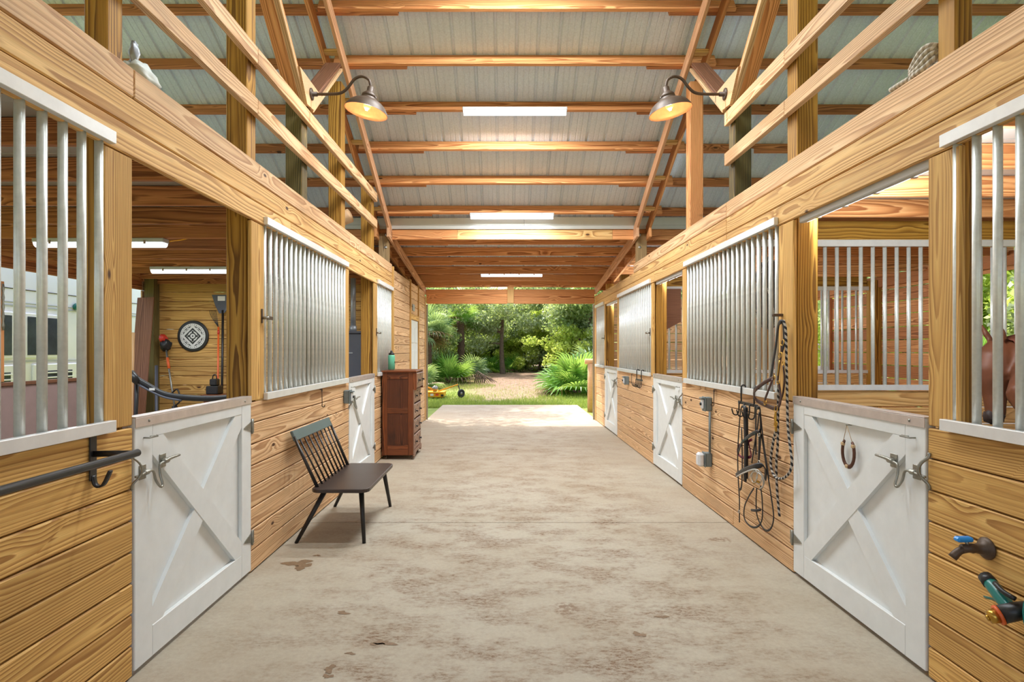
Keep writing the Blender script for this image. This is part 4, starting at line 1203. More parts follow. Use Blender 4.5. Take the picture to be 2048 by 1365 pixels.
# ------------------------------------------------------------------ tack, worked out on the right wall plane
def RW(zx, zy, d):
    """point at distance d off the right wall, from its measured direction"""
    px, py = 1440 + zx * 0.3373, 620 + zy * 0.337
    X = XR - d
    Y = X * FPX / (px - 1010)
    return Vector((X, Y, CAM_H + (700 - py) * Y / FPX))
def strap(name, parent, pts, w=0.012, t=0.0035, mat=M_LEATH, d=0.06, n=5):
    P = [RW(p[0], p[1], p[2] if len(p) > 2 else d) for p in pts]
    return tube(name, parent, P, 1.0, mat, 6, smooth_n=n, flat=(t, w), up=(1, 0, 0.02))
def ring(name, parent, c, r, mat, rt=0.004, d=0.07):
    C = RW(c[0], c[1], d)
    return tube(name, parent, [C + Vector((0.2 * r * math.sin(a), r * math.cos(a), r * math.sin(a))) for a in [2 * PI * i / 18 for i in range(18)]], rt, mat, 6, closed=True)
br = empty('bridle', RW(230, 1250, 0.05), 'black leather bridle with silver noseband and ring bit on the rack', 'bridle', 'tack hanging on the right wall')
strap('crown_strap', br, [(213, 860, .07), (212, 720, .07), (214, 600, .075), (226, 582, .085), (238, 600, .075), (240, 760, .06), (228, 930, .06)], 0.013)
strap('cheek_strap', br, [(188, 910, .07), (205, 800, .075), (222, 700, .08), (232, 610, .08)], 0.010)
strap('cheek_strap', br, [(233, 720, .075), (230, 860, .08), (225, 940, .08)], 0.011)
strap('throat_strap', br, [(240, 620, .06), (255, 760, .06), (275, 900, .06), (290, 1000, .06)], 0.008)
strap('brow_band', br, [(107, 850, .05), (130, 790, .08), (180, 745, .10), (225, 722, .09), (240, 716, .06)], 0.014)
for k in range(7):
    c = RW(128 + k * 13, 786 - k * 8.5, 0.098)
    lathe('bead', br, c, (-1, 0, 0), [(0.005, 0), (0.004, 0.003), (0, 0.005)], M_TEAL, 6)
strap('nose_band', br, [(95, 985, .05), (140, 955, .10), (200, 932, .12), (245, 925, .09), (270, 950, .06), (268, 1010, .05)], 0.020)
strap('nose_band_piping', br, [(97, 992, .055), (142, 968, .108), (205, 948, .128), (245, 972, .105), (262, 1020, .08), (250, 1060, .06)], 0.006, 0.004, M_SILVER)
strap('flash_strap', br, [(172, 1000, .10), (200, 960, .11), (245, 985, .10), (255, 1040, .08), (235, 1065, .07)], 0.006, 0.003, M_SILVER)
ring('bit_ring', br, (205, 990), 0.044, M_STEEL, 0.004, .09)
ring('bit_ring', br, (232, 1000), 0.044, M_STEEL, 0.004, .06)
strap('bit_mouth', br, [(200, 1030, .09), (218, 1018, .08), (238, 1030, .06)], 0.008, 0.008, M_BRASS)
strap('rein', br, [(200, 1060, .08), (170, 1110, .07), (145, 1170, .06), (145, 1240, .05), (180, 1285, .05), (222, 1288, .05), (250, 1240, .05), (250, 1130, .06), (240, 1045, .07)], 0.008)
strap('rein', br, [(218, 1060, .07), (214, 1140, .06), (222, 1230, .05), (262, 1305, .045), (300, 1300, .045), (318, 1230, .045), (302, 1100, .05), (285, 990, .05), (262, 850, .05), (246, 740, .055)], 0.008)
strap('rein_keeper', br, [(186, 1190, .055), (212, 1192, .065), (240, 1188, .055)], 0.010, 0.006)
for c in ((232, 742), (230, 905)): ring('buckle', br, c, 0.013, M_STEEL, 0.003, .085)
gi = empty('leather_girth', RW(140, 1000, 0.05), 'black padded girth and long strap on the rack beside the bridle', 'girth', 'tack hanging on the right wall')
strap('pad', gi, [(146, 570, .07), (150, 700, .075), (152, 860, .07), (148, 1015, .06)], 0.026, 0.010)
strap('pad', gi, [(158, 580, .055), (160, 800, .055), (158, 1000, .05)], 0.020, 0.008)
strap('strap', gi, [(146, 572, .075), (124, 590, .07), (112, 720, .06), (105, 860, .055), (108, 1000, .05), (115, 1120, .045), (115, 1262, .045)], 0.010)
strap('strap', gi, [(118, 1070, .05), (128, 1040, .05), (132, 900, .05), (128, 700, .06)], 0.012)
ring('buckle', gi, (112, 1198), 0.012, M_STEEL, 0.003, .05)
bh = empty('halter', RW(145, 870, 0.05), 'burgundy nylon halter half hidden behind the black girth', 'halter', 'tack hanging on the right wall')
strap('loop', bh, [(190, 770, .045), (170, 785, .05), (178, 830, .05), (182, 872, .05), (130, 875, .05), (106, 852, .05), (104, 825, .05), (120, 800, .045)], 0.011, 0.003, M_BURG)
lh = empty('halter', RW(330, 580, 0.06), 'brown leather halter with brass rings hanging on the post', 'halter', 'tack hanging on the right wall')
strap('crown', lh, [(300, 405, .07), (312, 330, .06), (330, 220, .05), (345, 100, .05), (360, 72, .06), (376, 90, .05), (378, 200, .05), (366, 250, .06)], 0.017, 0.004, M_LEATH)
strap('cheek', lh, [(366, 180, .07), (362, 260, .075), (352, 330, .08), (342, 420, .085)], 0.014, 0.004, M_BROWNL)
strap('nose', lh, [(320, 402, .08), (270, 428, .11), (215, 470, .12), (200, 500, .10), (220, 540, .08), (290, 575, .08), (335, 585, .08), (358, 545, .08), (356, 480, .07), (346, 425, .075)], 0.015, 0.004, M_BROWNL)
strap('jaw', lh, [(312, 410, .09), (292, 465, .10), (265, 535, .10)], 0.013, 0.004, M_BROWNL)
strap('throat', lh, [(376, 330, .05), (382, 420, .05), (372, 500, .05), (350, 560, .06)], 0.012, 0.004, M_BROWNL)
strap('name_plate', lh, [(352, 300, .088), (347, 345, .09), (341, 392, .09)], 0.009, 0.002, M_BRASS, n=2)
for c, r in (((370, 195), .020), ((357, 268), .018), ((320, 405), .016), ((345, 430), .014), ((375, 318), .014), ((268, 552), .016), ((332, 588), .022)): ring('ring', lh, c, r, M_BRASS, 0.0032, .085)
wbox(1, 'peg', lh, 4.02, 4.045, 0.0, 0.07, 1.745, 1.765, M_BRONZE)
lr = empty('lead_rope', RW(350, 1225, 0.04), 'black and white lead rope with brass snap looped beside the halter', 'rope', 'tack hanging on the right wall')
def rope(name, parent, pts, r, mat=M_ROPEBW):
    return tube(name, parent, [RW(*p) for p in pts], r, mat, 8, smooth_n=7)
rope('rope', lr, [(376, 62, .06), (390, 120, .05), (394, 300, .04), (398, 520, .035), (402, 680, .04), (414, 800, .045), (426, 900, .045), (412, 965, .05), (370, 1002, .05), (325, 990, .05), (303, 930, .05), (304, 860, .055), (320, 760, .07), (331, 720, .08)], 0.0088)
rope('rope', lr, [(346, 470, .05), (344, 620, .05), (342, 800, .045), (334, 920, .04), (338, 1060, .035), (346, 1160, .03), (353, 1228, .03)], 0.0088)
tube('snap', lr, [RW(330, 605, .085), RW(328, 640, .085), RW(330, 680, .085), RW(332, 722, .08)], [0.006, 0.010, 0.008, 0.009], M_BRASS, 8, smooth_n=3)
ring('snap_ring', lr, (330, 680), 0.020, M_BRASS, 0.004, .085)

# horseshoe on the near right door
UH, ZH = 3.26, 0.93
hs = empty('horseshoe', WP(1, UH, 0, 0.86), 'rusty horseshoe on twine hung on the near right stall door', 'horseshoe')
pts = [WP(1, UH + 0.056 * math.sin(t), 0.0, ZH - 0.082 * math.cos(t)) for t in np.linspace(-2.45, 2.45, 19)]
tube('shoe', hs, pts, [0.010] + [0.0125] * 17 + [0.010], M_HSHOE, 6, flat=(0.55, 1.0), up=(1, 0, 0))
for t in (-2.1, 2.1, 0.15):
    c = WP(1, UH + 0.056 * math.sin(t), -0.001, ZH - 0.082 * math.cos(t))
    wbox(1, 'wrap', hs, c.y - 0.013, c.y + 0.013, -0.006, 0.0095, c.z - 0.010, c.z + 0.010, M_LINE, 0.004)
tube('twine', hs, [WP(1, UH - 0.047, 0.002, ZH + 0.05), WP(1, UH, 0.008, ZH + 0.155), WP(1, UH + 0.047, 0.002, ZH + 0.05)], 0.0018, M_LINE, 5)
tube('nail', hs, [WP(1, UH, -0.02, ZH + 0.155), WP(1, UH, 0.014, ZH + 0.156)], 0.003, M_ZINC, 6)

# hose bib and nozzle, near right
US, ZS = 2.32, 0.71
sp = empty('hose_spigot', WP(1, US, 0, ZS - 0.06), 'dark hose spigot with a bright blue handle on the right planks', 'spigot')
dn = WP(1, 0, 1, 0) - WP(1, 0, 0, 0)
lathe('flange', sp, WP(1, US, 0.002, ZS), dn, [(0.045, 0), (0.045, 0.004), (0.036, 0.014), (0.024, 0.02), (0.018, 0.05), (0.020, 0.06), (0.017, 0.07), (0.017, 0.1), (0, 0.101)], M_BRONZE, 22)
tube('spout', sp, [WP(1, US, 0.075, ZS), WP(1, US + 0.004, 0.11, ZS - 0.012), WP(1, US + 0.008, 0.135, ZS - 0.04)], [0.016, 0.015, 0.017], M_BRONZE, 12, smooth_n=3)
wbox(1, 'handle', sp, US - 0.012, US + 0.02, 0.06, 0.125, ZS + 0.026, ZS + 0.046, M_BLUE, 0.008)
tube('valve_stem', sp, [WP(1, US, 0.08, ZS + 0.01), WP(1, US, 0.085, ZS + 0.032)], 0.007, M_ZINC, 8)
UN, ZN = 2.13, 0.565
nz = empty('hose_nozzle', WP(1, UN, 0.06, ZN - 0.08), 'black and teal hose nozzle with brass tip hanging on the hose', 'nozzle')
q = lambda a, d, z: WP(1, UN + a, d, ZN + z)
tube('barrel', nz, [q(-0.075, 0.05, 0.02), q(-0.05, 0.10, 0.0), q(-0.035, 0.145, -0.02)], [0.028, 0.032, 0.032], M_BLACK, 16)
tube('collar', nz, [q(-0.036, 0.142, -0.0185), q(-0.033, 0.151, -0.0225)], 0.0345, M_ORANGE, 16)
tube('tip', nz, [q(-0.033, 0.151, -0.0225), q(-0.026, 0.176, -0.034)], [0.027, 0.022], M_BRASS, 16)
tube('tip_jet', nz, [q(-0.026, 0.176, -0.034), q(-0.024, 0.182, -0.037)], 0.011, M_BRASS, 12)
tube('grip', nz, [q(-0.045, 0.11, 0.0), q(0.0, 0.10, 0.02), q(0.06, 0.09, 0.048), q(0.085, 0.085, 0.056)], [0.020, 0.025, 0.024, 0.020], M_TEAL, 12, smooth_n=3)
tube('grip_end', nz, [q(0.07, 0.088, 0.052), q(0.105, 0.08, 0.064)], [0.026, 0.024], M_BLACK, 12)
tube('trigger', nz, [q(-0.06, 0.11, 0.05), q(-0.02, 0.12, 0.06), q(0.02, 0.115, 0.075)], 0.009, M_BLACK, 8, smooth_n=3)
tube('lever', nz, [q(0.0, 0.10, -0.005), q(0.05, 0.09, -0.002), q(0.105, 0.08, -0.016)], 0.007, M_TEAL, 6, smooth_n=3, flat=(0.5, 1.2))
hr = empty('hose_reel', WP(1, 1.86, 0, 0.44), 'teal garden hose coil on the right planks under the spigot', 'hose')
for k in range(4):
    R = 0.14 + 0.012 * (k % 2)
    cpts = [WP(1, 1.865 + R * math.cos(a), 0.03 + 0.028 * k, 0.585 + R * math.sin(a)) for a in np.linspace(0, 2 * PI, 33)[:-1]]
    tube('loop', hr, cpts, 0.0135, M_TEAL, 8, closed=True)
wbox(1, 'hanger', hr, 1.80, 1.94, 0.002, 0.15, 0.69, 0.70, M_BLACK)

# things on top of the side walls
rp = empty('rope_coil', (2.01, 2.79, 2.815), 'white cotton rope coil lying on top of the right boards', 'rope')
for k in range(4):
    cpts = [(2.0 + 0.045 * math.cos(a), 2.735 + 0.075 * math.sin(a), 2.827 + 0.024 * k + 0.010 * math.sin(3 * a + k) - 0.03 * math.sin(a)) for a in np.linspace(0, 2 * PI, 25)[:-1]]
    tube('loop', rp, cpts, 0.0125, M_ROPEW, 8, closed=True)
tube('tail', rp, [(1.965, 2.79, 2.83), (1.958, 2.85, 2.829), (1.952, 2.91, 2.826)], 0.0125, M_ROPEW, 8, smooth_n=4)
def lump(name, parent, c, r, mat, seed, n=12, squash=1.0):
    rr = random.Random(seed); V, F = [], []
    ph = [rr.uniform(0, 6) for _ in range(6)]
    for i in range(n + 1):
        t = PI * i / n
        for k in range(2 * n):
            a = PI * k / n
            q = 1 + 0.12 * math.sin(3 * a + ph[0] + 2 * t) + 0.10 * math.sin(5 * a + ph[1] - 3 * t) + 0.08 * math.sin(9 * t + ph[2] + 2 * a)
            V.append((c[0] + r[0] * q * math.sin(t) * math.cos(a), c[1] + r[1] * q * math.sin(t) * math.sin(a), c[2] + r[2] * q * math.cos(t)))
    for i in range(n):
        for k in range(2 * n):
            k2 = (k + 1) % (2 * n)
            F.append((i * 2 * n + k, (i + 1) * 2 * n + k, (i + 1) * 2 * n + k2, i * 2 * n + k2))
    return add_mesh(name, V, F, mat, parent, True)
bg = empty('plastic_bag', (-1.80, 2.82, 2.812), 'white plastic bag with tied grey neck on top of the left boards', 'bag')
lump('sack', bg, (-1.79, 2.83, 2.865), (0.05, 0.11, 0.05), M_PLAST, 3)
lump('neck', bg, (-1.79, 2.775, 2.945), (0.02, 0.024, 0.055), M_PIPE, 5, 8)
pr = empty('paper_roll', (-2.05, 7.0, 2.81), 'brown paper roll leaning behind the left posts above the boards', 'roll')
tube('roll', pr, [(-2.62, 7.15, 2.90), (-1.90, 7.05, 3.16)], 0.085, M_BAG, 18)
tube('string', pr, [Vector((-2.02, 7.066, 3.117)) + Vector((0.02 * math.cos(a) , 0.088 * math.sin(a), 0.083 * math.cos(a))) for a in np.linspace(0, 2 * PI, 17)[:-1]], 0.004, M_PRINT, 5, closed=True)
jb = empty('junction_box', (2.07, 5.11, 3.0), 'small white junction box on the dark green post, trailing a cord', 'junction box')
abox('box', jb, 2.118, 2.16, 4.99, 5.07, 3.10, 3.26, M_LHOUS)
tube('cord', jb, [(2.14, 5.03, 3.10), (2.145, 5.03, 2.95), (2.13, 5.04, 2.82)], 0.005, M_BLACK, 6, smooth_n=3)

# ------------------------------------------------------------------ work area behind the near left door
YS = 8.655
sh = empty('shield_sign', (-4.69, YS, 1.48), 'round black sign with white ring and diamond on the back plank wall', 'sign')
SCN = Vector((-4.69, YS, 1.717))
lathe('disc', sh, SCN, (0, -1, 0), [(0.232, 0), (0.236, 0.006), (0.232, 0.016), (0.22, 0.018)], M_BLACK, 48)
def ring_flat(name, parent, r0, r1, y, mat, a0=0, a1=2 * PI, n=48, cx=None):
    V, F = [], []
    for i in range(n + 1):
        a = a0 + (a1 - a0) * i / n
        for r in (r0, r1): V.append((SCN.x + r * math.cos(a), y, SCN.z + r * math.sin(a)))
    for i in range(n): F.append((2 * i, 2 * i + 1, 2 * i + 3, 2 * i + 2))
    o = add_mesh(name, V, F, mat, parent)
    o.modifiers.new('solid', 'SOLIDIFY').thickness = 0.0015
    return o
ring_flat('print_ring', sh, 0.150, 0.190, YS - 0.0195, M_PRINT)
ring_flat('print_ring', sh, 0.128, 0.134, YS - 0.0195, M_PRINT)
def diamond(r0, r1, name):
    V, F = [], []
    for i in range(5):
        a = PI / 2 * i
        for r in (r0, r1): V.append((SCN.x + r * math.cos(a), YS - 0.0215, SCN.z + r * math.sin(a)))
    for i in range(4): F.append((2 * i, 2 * i + 1, 2 * i + 3, 2 * i + 2))
    o = add_mesh(name, V, F, M_PRINT, sh); o.modifiers.new('solid', 'SOLIDIFY').thickness = 0.0015
diamond(0.125, 0.168, 'print_diamond')
diamond(0.085, 0.092, 'print_diamond')
for k in range(4):
    ring_flat('print_arc', sh, 0.052, 0.072, YS - 0.0205, M_PRINT, PI / 2 * k + 0.25, PI / 2 * k + 1.32, 10)
    a = PI / 4 + PI / 2 * k
    for da in (-0.33, 0.33):
        c = Vector((SCN.x + 0.135 * math.cos(a + da * 0.6), YS - 0.021, SCN.z + 0.135 * math.sin(a + da * 0.6)))
        t = Vector((-math.sin(a), 0, math.cos(a)))
        board('print_bar', sh, c - t * 0.018, c + t * 0.018, 0.014, 0.0015, (math.cos(a), 0, math.sin(a)), M_PRINT, 0.0002)
for k in range(36):
    a = 2 * PI * k / 36
    c = Vector((SCN.x + 0.170 * math.cos(a), YS - 0.0222, SCN.z + 0.170 * math.sin(a)))
    board('print_tick', sh, c - Vector((math.cos(a), 0, math.sin(a))) * 0.006, c + Vector((math.cos(a), 0, math.sin(a))) * 0.006, 0.010 if k % 3 else 0.004, 0.001, (-math.sin(a), 0, math.cos(a)), M_BLACK, 0.0001)
ring_flat('print_hub', sh, 0.012, 0.036, YS - 0.0205, M_PRINT, n=24)

def leaning(name, a, b, w, t, mat, label, cat, wdir=(1, 0, 0)):
    return tag(board(name, None, a, b, w, t, wdir, mat), label, cat)
leaning('leaning_plank', (-5.16, 7.98, 0.03), (-5.27, 8.44, 2.28), 0.24, 0.02, W_TAN, 'wide brown plank leaning in the corner left of the shield sign', 'plank')
leaning('leaning_stud', (-4.98, 7.62, 0.02), (-5.22, 8.06, 1.75), 0.05, 0.035, W_PALE, 'pale narrow stud leaning in front of the wide brown plank', 'stud')
st = empty('string_trimmer', (-4.72, 8.2, 0), 'red headed string trimmer leaning against the back plank wall', 'trimmer')
P0, P1 = Vector((-4.66, 8.15, 0.55)), Vector((-5.03, 8.50, 1.66))
ts = lambda t: P0 + (P1 - P0) * t
tube('shaft', st, [P0, ts(0.86)], 0.013, M_ZINC, 8)
tube('lower_guard', st, [ts(0.02), ts(0.14)], [0.07, 0.035], M_BLACK, 10)
tube('foot', st, [(-4.66, 8.15, 0.56), (-4.64, 8.10, 0.02)], 0.02, M_BLACK, 8)
lump('engine', st, ts(0.93), (0.075, 0.07, 0.085), M_BLACK, 9, 10)
lump('engine_cover', st, ts(0.99) + Vector((-0.01, -0.03, 0.03)), (0.055, 0.06, 0.055), M_RED, 12, 10)
tube('loop_handle', st, [ts(0.30) + Vector((-0.02, 0, 0)), ts(0.32) + Vector((0.10, -0.05, 0.04)), ts(0.28) + Vector((0.13, -0.05, -0.07)), ts(0.22) + Vector((0.04, -0.02, -0.08))], 0.011, M_BLACK, 8, smooth_n=4)
tube('rear_grip', st, [ts(0.62), ts(0.76)], 0.02, M_ORANGE, 8)
tag(tube('leaning_pipe', None, [(-4.80, 7.92, 0.0), (-5.05, 8.33, 1.28)], 0.022, M_DUCT, 10), 'dark grey pipe leaning beside the string trimmer', 'pipe')
bw_ = empty('curved_bow', (-4.0, 6.2, 0), 'black and blue curved bow resting behind the near left door', 'bow')
tube('limb', bw_, [(-4.02, 6.2, 1.22), (-3.86, 6.2, 1.13), (-3.70, 6.2, 1.04), (-3.50, 6.2, 1.00), (-3.2, 6.2, 0.985), (-2.9, 6.2, 1.0)], 0.026, M_BLACK, 8, smooth_n=4, flat=(0.7, 1.3), up=(0, 1, 0))
tube('blue_edge', bw_, [(-3.93, 6.185, 1.13), (-3.80, 6.185, 1.06), (-3.66, 6.185, 1.0), (-3.48, 6.185, 0.965)], 0.012, M_DUCT, 8, smooth_n=4)
tube('grip_block', bw_, [(-4.05, 6.2, 1.26), (-3.95, 6.2, 1.16)], [0.05, 0.04], M_BLACK, 6)
abox('label_patch', bw_, -3.82, -3.76, 6.172, 6.176, 1.075, 1.10, M_PRINT, 0.0005)
tube('stand', bw_, [(-4.0, 6.25, 1.18), (-4.05, 6.3, 0.6), (-4.0, 6.3, 0.0)], 0.02, M_BLACK, 8)
tube('stand', bw_, [(-2.95, 6.25, 0.99), (-2.95, 6.3, 0.0)], 0.02, M_BLACK, 8)
sv = empty('shovel', (-4.1, 8.45, 0), 'black shovel with white sticker, blade up, by the post', 'shovel')
bl = [(-4.36, 8.55, 2.33), (-4.10, 8.55, 2.33), (-4.10, 8.55, 2.17), (-4.16, 8.53, 2.06), (-4.24, 8.53, 2.05), (-4.31, 8.55, 2.17)]
prism('blade', sv, bl, (0, 0.008, 0.0), M_DUCT)
abox('sticker', sv, -4.27, -4.16, 8.545, 8.549, 2.24, 2.31, M_PRINT, 0.0005)
tube('shaft', sv, [(-4.19, 8.54, 2.10), (-4.17, 8.48, 1.2), (-4.15, 8.40, 0.0)], 0.018, M_BLACK, 8)
tg = empty('long_handle_tool', (-4.18, 8.3, 0), 'orange and red handled garden tool standing beside the shovel', 'garden tool')
tube('handle', tg, [(-4.235, 8.50, 1.85), (-4.205, 8.42, 0.9), (-4.17, 8.35, 0.0)], 0.014, M_ORANGE, 8)
tube('red_band', tg, [(-4.233, 8.497, 1.80), (-4.231, 8.49, 1.74)], 0.017, M_RED, 8)
for k in range(5): tube('tine', tg, [(-4.235, 8.50, 1.84), (-4.27 - 0.02 * k, 8.52, 2.0), (-4.30 - 0.022 * k, 8.54, 2.1)], 0.004, M_BLACK, 5, smooth_n=2)
wb = empty('work_bench', (-3.3, 8.3, 0), 'dark wooden work bench along the back plank wall', 'bench')
abox('bench_top', wb, -4.25, -2.75, 8.02, 8.34, 0.84, 0.88, W_CHEST)
for x in (-4.18, -2.82):
    for y in (8.06, 8.30): abox('leg', wb, x - 0.03, x + 0.03, y - 0.03, y + 0.03, 0, 0.839, W_CHEST)
tb = empty('tool_case', (-4.12, 8.2, 0.88), 'black tool case standing on the work bench by the post', 'case')
abox('body', tb, -4.22, -4.05, 8.10, 8.26, 0.881, 1.00, M_BLACK, 0.012)
abox('lid', tb, -4.18, -4.08, 8.12, 8.24, 1.001, 1.10, M_BLACK, 0.015)
tube('handle', tb, [(-4.16, 8.18, 1.10), (-4.15, 8.18, 1.15), (-4.11, 8.18, 1.15), (-4.10, 8.18, 1.10)], 0.008, M_BLACK, 6, smooth_n=3)
tag(tube('hanging_chain', None, [(XLO - 0.015, 6.17, 2.22 - 0.05 * k) for k in range(11)], [0.008, 0.014] * 5 + [0.008], M_ZINC, 6), 'thin dark chain hanging on the outer left post', 'chain')
cb = empty('machine_cabinet', (-2.3, 8.35, 0), 'dark grey machine cabinet behind the second left door', 'cabinet')
abox('body', cb, -2.62, -2.02, 8.08, 8.62, 0.02, 1.74, M_DUCT, 0.01)
abox('lid', cb, -2.635, -2.005, 8.065, 8.63, 1.741, 1.775, M_DUCT, 0.006)
abox('badge', cb, -2.20, -2.14, 8.074, 8.079, 1.46, 1.475, M_PIPE, 0.001)
vp = empty('vent_pipe', (-2.2, 8.35, 1.775), 'light grey vent pipe rising from the dark machine cabinet', 'pipe')
tube('pipe', vp, [(-2.205, 8.35, 1.80), (-2.205, 8.35, 2.55)], 0.038, M_PIPE, 14)
tube('collar', vp, [(-2.205, 8.35, 1.776), (-2.205, 8.35, 1.86)], 0.050, M_PIPE, 14)
# stall contents on the right
hn = empty('hay_net', (2.55, 5.6, 1.75), 'black hay net hanging inside the stall behind the right grille', 'hay net')
lump('hay_bulk', hn, (2.55, 5.55, 2.05), (0.12, 0.12, 0.30), M_LEATH, 21, 12)
for k in range(10):
    a0 = 2 * PI * k / 10
    for tw in (-1, 1):
        pts = [(2.55 + 0.15 * math.sin(t) * math.cos(a0 + tw * t * 0.7), 5.55 + 0.15 * math.sin(t) * math.sin(a0 + tw * t * 0.7), 2.05 + 0.34 * math.cos(t)) for t in np.linspace(0.1, PI - 0.1, 9)]
        tube('cord', hn, pts, 0.005, M_ROPEW if (k + tw) % 3 == 0 else M_BLACK, 5)
tube('hang_line', hn, [(2.55, 5.55, 2.36), (2.55, 5.55, 2.692)], 0.006, M_BLACK, 5)
pdp = [(2.38, 8.58, 2.42), (2.62, 8.58, 2.42), (2.62, 8.58, 1.93), (2.38, 8.58, 1.80)]
tag(prism('saddle_blanket', None, pdp, (0, -0.025, 0), W_TAN), 'brown saddle blanket hanging on the far stall bars', 'blanket')
tag(tube('wire_hook', None, [(2.30, 6.35, 2.69), (2.30, 6.35, 2.40), (2.30, 6.35, 2.16), (2.26, 6.34, 2.05), (2.32, 6.33, 2.0), (2.38, 6.34, 2.06), (2.33, 6.35, 2.1), (2.27, 6.36, 2.03), (2.20, 6.36, 2.02)], 0.006, M_BLACK, 6, smooth_n=4), 'small black wire hook hanging inside the stall, by the grille', 'hook')

# ------------------------------------------------------------------ chestnut horse in the near right stall
def loft_rings(rings, seg=14):
    """rings: (centre, half-width along side, half-height along up, side, up)"""
    V, F = [], []
    for c, w, h, sd, up in rings:
        for k in range(seg):
            a = 2 * PI * k / seg
            V.append(tuple(Vector(c) + Vector(sd) * (w * math.cos(a)) + Vector(up) * (h * math.sin(a))))
    n = len(rings)
    for i in range(n - 1):
        for k in range(seg):
            k2 = (k + 1) % seg
            F.append((i * seg + k, i * seg + k2, (i + 1) * seg + k2, (i + 1) * seg + k))
    F.append(tuple(range(seg))[::-1]); F.append(tuple((n - 1) * seg + k for k in range(seg)))
    return V, F
def chain(pts, side, seg=14):
    """pts: (centre, half-width, half-height); frames follow the path"""
    R = []
    P = [Vector(p[0]) for p in pts]
    for i, (c, w, h) in enumerate(pts):
        t = (P[min(i + 1, len(P) - 1)] - P[max(i - 1, 0)]).normalized()
        s = Vector(side); s = (s - t * s.dot(t)).normalized()
        R.append((c, w, h, s, t.cross(s)))
    return loft_rings(R, seg)
# the horse is modelled facing -x with its poll at the origin's x, then turned
HB = Vector((3.80, 4.30, 0.0))
back = Vector((0.42, -0.90, 0)).normalized()       # from chest to rump
sideb = Vector((-back.y, back.x, 0))
HS = Vector((-0.14, 0, 0))
chest = Vector((3.97, 4.0, 1.02)) + HS
body = [(chest + back * -0.10, 0.14, 0.20), (chest + back * 0.05, 0.24, 0.33), (chest + back * 0.35 + Vector((0, 0, 0.02)), 0.28, 0.36), (chest + back * 0.75 + Vector((0, 0, 0.02)), 0.31, 0.34),
        (chest + back * 1.15 + Vector((0, 0, 0.05)), 0.29, 0.31), (chest + back * 1.5 + Vector((0, 0, 0.08)), 0.27, 0.31), (chest + back * 1.72 + Vector((0, 0, 0.08)), 0.20, 0.24), (chest + back * 1.80 + Vector((0, 0, 0.08)), 0.08, 0.12)]
G = [chain(body, sideb)]
poll = Vector((3.845, 4.30, 1.545)) + HS
G.append(chain([(chest + back * 0.10 + Vector((0, 0, 0.10)), 0.20, 0.34), (chest + Vector((-0.02, 0.02, 0.20)), 0.17, 0.30), (Vector((4.02, 4.14, 1.35)) + HS, 0.125, 0.225), (Vector((3.96, 4.24, 1.455)) + HS, 0.105, 0.165), (Vector((3.89, 4.30, 1.50)) + HS, 0.09, 0.12), (poll + Vector((-0.01, 0, -0.01)), 0.07, 0.075)], (0, 1, 0)))
hd = [(poll + Vector((0.01, 0, 0.0)), 0.075, 0.085), (Vector((3.805, 4.30, 1.46)) + HS, 0.105, 0.125), (Vector((3.80, 4.30, 1.37)) + HS, 0.105, 0.145), (Vector((3.80, 4.30, 1.28)) + HS, 0.085, 0.125), (Vector((3.805, 4.30, 1.18)) + HS, 0.062, 0.088), (Vector((3.805, 4.30, 1.10)) + HS, 0.058, 0.072), (Vector((3.81, 4.30, 1.03)) + HS, 0.056, 0.066), (Vector((3.815, 4.30, 0.985)) + HS, 0.035, 0.045)]
G.append(chain(hd, (0, 1, 0)))
for s in (-1, 1):
    e = poll + Vector((-0.025, s * 0.055, 0.035))
    G.append(chain([(e, 0.028, 0.020), (e + Vector((-0.025, s * 0.012, 0.05)), 0.032, 0.022), (e + Vector((-0.045, s * 0.02, 0.10)), 0.020, 0.014), (e + Vector((-0.055, s * 0.022, 0.135)), 0.006, 0.005)], (0.8, 0.6 * s, 0)))
for s in (-1, 1):
    f = chest + back * 0.12 + sideb * (0.15 * s)
    G.append(chain([(f + Vector((0, 0, -0.05)), 0.10, 0.13), (f + Vector((0, 0, -0.38)), 0.065, 0.085), (f + Vector((0, 0, -0.55)), 0.05, 0.055), (f + Vector((0, 0, -0.62)), 0.042, 0.045), (f + Vector((0, 0, -0.85)), 0.034, 0.038), (f + back * -0.04 + Vector((0, 0, -0.94)), 0.042, 0.048), (f + back * -0.06 + Vector((0, 0, -1.02)), 0.062, 0.065)], sideb, 10))
    r = chest + back * 1.55 + sideb * (0.15 * s)
    G.append(chain([(r + Vector((0, 0, 0.0)), 0.12, 0.20), (r + back * -0.05 + Vector((0, 0, -0.32)), 0.085, 0.13), (r + back * 0.10 + Vector((0, 0, -0.56)), 0.050, 0.065), (r + back * 0.12 + Vector((0, 0, -0.64)), 0.044, 0.055), (r + back * 0.06 + Vector((0, 0, -0.88)), 0.036, 0.04), (r + back * 0.02 + Vector((0, 0, -0.96)), 0.045, 0.05), (r + back * 0.0 + Vector((0, 0, -1.02)), 0.06, 0.065)], sideb, 10))
V, F = join_geo(G)
horse = empty('horse', (4.3, 3.5, 0), 'chestnut horse lowering its head behind the bars of the near right stall', 'horse')
hb = add_mesh('body', V, F, M_HORSE, horse, True)
rm = hb.modifiers.new('remesh', 'REMESH'); rm.mode = 'VOXEL'; rm.voxel_size = 0.014; rm.use_smooth_shade = True
smm = hb.modifiers.new('smooth', 'SMOOTH'); smm.factor = 0.5; smm.iterations = 6
